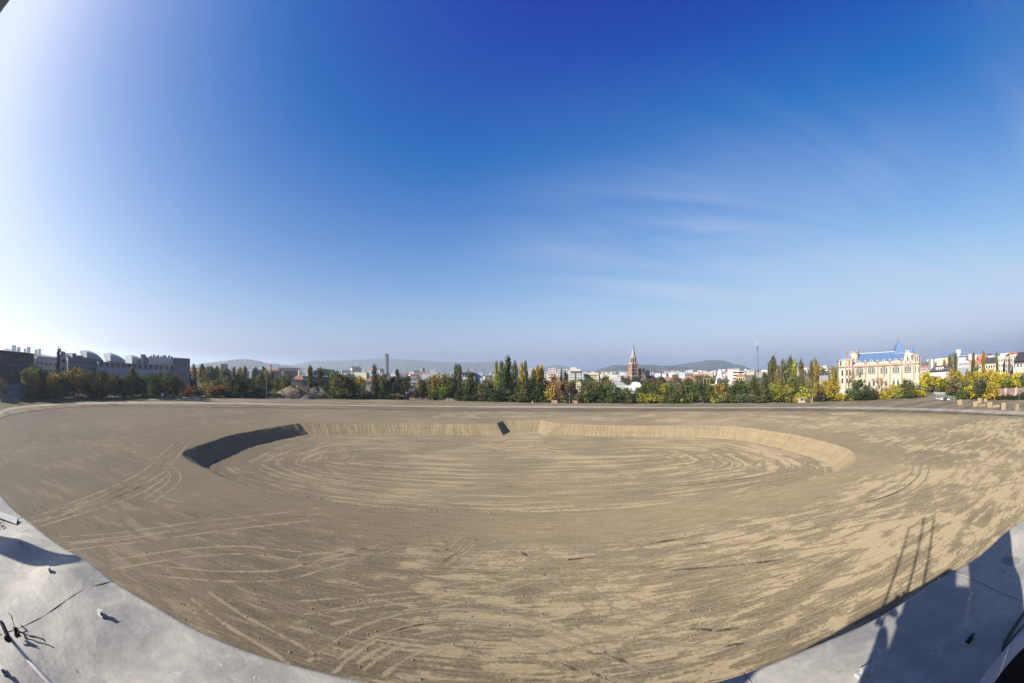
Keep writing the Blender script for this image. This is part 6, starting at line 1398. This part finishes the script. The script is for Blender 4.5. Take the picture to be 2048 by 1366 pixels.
# cars
def car_mesh(wagon=False):
    me = {}
    b = [(-2.1, .35), (2.1, .35), (2.12, .75), (1.9, .92), (1.15, 1.0), (.55, 1.42), (-1.2, 1.45), (-1.9, 1.02), (-2.12, .9)]
    m1 = MB().face_prism([(x, z) for x, z in b], -.85, .85).mesh('car_body'); m1.polygons.foreach_set('use_smooth', [False]*len(m1.polygons))
    g = MB().face_prism([(1.0, 1.02), (.52, 1.38), (-1.15, 1.41), (-1.72, 1.04)], -.87, .87).mesh('car_glass'); g.materials.append(M_GLASSD)
    wh = MB(); v = [(.33*math.cos(a), .33*math.sin(a)) for a in np.linspace(0, 2*math.pi, 13)[:-1]]; wh.face_prism(v, -.11, .11); wm_ = wh.mesh('wheel'); wm_.materials.append(M_BLACK)
    return m1, g, wm_
CB, CG, CW = car_mesh()
def car(label, x, dist, col, rot=0.0, base=None):
    p_ = G(x, base, 0) if base else AT(x, 760, dist); e = empty('parked_car', (p_.x, p_.y, .02), -az(x) + rot); tag(e, label, 'car')
    m1 = CB.copy(); m1.materials.clear(); m1.materials.append(col); link('body', m1, None, e); o = link('window_glass', CG, None, e)
    for wx in (-1.3, 1.3):
        for wy in (-.78, .78): o = bpy.data.objects.new('wheel', CW); COL.objects.link(o); o.parent = e; o.location = (wx, wy, .33)
c1 = W('car_white', (0.82, 0.82, 0.82), .3); c2 = W('car_dark', (0.04, 0.045, 0.06), .3); c3 = W('car_silver', (0.5, 0.52, 0.54), .3); c4 = W('car_red', (0.4, 0.03, 0.03), .3)
for i, (x, d_, c_, rt, lb) in enumerate([(360, 262, c1, .3, 'white car parked beside the site cabin in the left yard'), (366, 268, c3, .2, 'silver car, second in the left yard'), (372, 272, c2, .2, 'dark car at the right end of the left yard'), (334, 258, c1, 1.2, 'white car behind the kiosk in the left yard'), (1889, 214, c1, .1, 'white car on the ramp behind the low white wall'), (1894, 213, c2, .1, 'dark car between two pale ones on the ramp'), (1902, 211, c1, .1, 'white van like car nearest the brown tree on the ramp'), (1352, 262, c1, 0, 'small white car under the green trees right of the church'), (1879, 218, c3, .1, 'silver car on the ramp below the yellow trees')]): car(lb, x, d_, c_, rt)
car('black car parked against the low white wall below the ramp', 1900, 0, c2, .15, base=793.5)
# long stack of boards on a trailer in the yard
p_ = G(353, 797.5, 0); e = empty('trailer', (p_.x, p_.y, 0), -az(353)); tag(e, 'flat trailer stacked with pale boards at the front of the left yard', 'trailer')
MB().box(-4, 4, -1.2, 1.2, .8, 1.0).build('bed', M_TRUCK, e)
for k in range(4): MB().box(-3.4+k*.2, 3.6-k*.1, -1.1, 1.1, 1.05+k*.36, 1.30+k*.36).build('board_stack', M_WALLG if k % 2 else M_STONE, e)
for wx in (-2.6, -1.6, 2.6):
    for wy in (-1.0, 1.0): o = bpy.data.objects.new('wheel', CW); COL.objects.link(o); o.parent = e; o.location = (wx, wy, .36); o.scale = (1.1, 1.1, 1.1)
MB().box(-5.8, -4.1, -1.1, 1.1, .5, 2.9).build('cab', M_TRUCK, e); MB().box(-5.85, -4.8, -.95, .95, 1.9, 2.6).build('cab_glass', M_GLASSD, e)
# hedge on the bank below the brick wall: dense low shrubs
for i, x in enumerate(np.linspace(1992, 2050, 9)):
    p_ = G(x, 799.5, 0); cm, tm = KINDS_['bush'][i % 4]; e = empty('shrub', (p_.x, p_.y, 0)); tag(e, '%s low hedge shrub from the left below the brick panel wall' % ORD[i], 'shrub', 'hedge shrubs below the brick panel wall')
    cr = bpy.data.objects.new('crown', cm); COL.objects.link(cr); cr.parent = e; cr.scale = (5.2, 4.5, 2.4); cr.color = (.05, .062, .03, 1)
for x, y, lb in ((1065, 806, 'small white marker at the foot of the dark trees, left one'), (1075.5, 804.5, 'small white marker at the foot of the dark trees, right one')):
    p_ = G(x, y, 0); tag(MB().cyl(p_.x, p_.y, 0, .9, .35, .3, 8).cyl(p_.x, p_.y, .9, 1.3, .15, .12, 8).build('site_marker', M_WALLW), lb, 'marker')
HAZE = 1.0e-4
# ------------------------------------------------------------------ the air: pale autumn haze
t = NT('haze_air')
pv = t.n('ShaderNodeVolumePrincipled')
pv.inputs['Color'].default_value = (0.69, 0.80, 0.93, 1)
pv.inputs['Density'].default_value = HAZE
pv.inputs['Anisotropy'].default_value = 0.45
t.l(pv.outputs[0], t.out.inputs['Volume'])
mb = MB(); mb.box(-14000, 14000, -14000, 14000, -45, 320)
o = mb.build('haze', t.m); tag(o, kind='stuff')
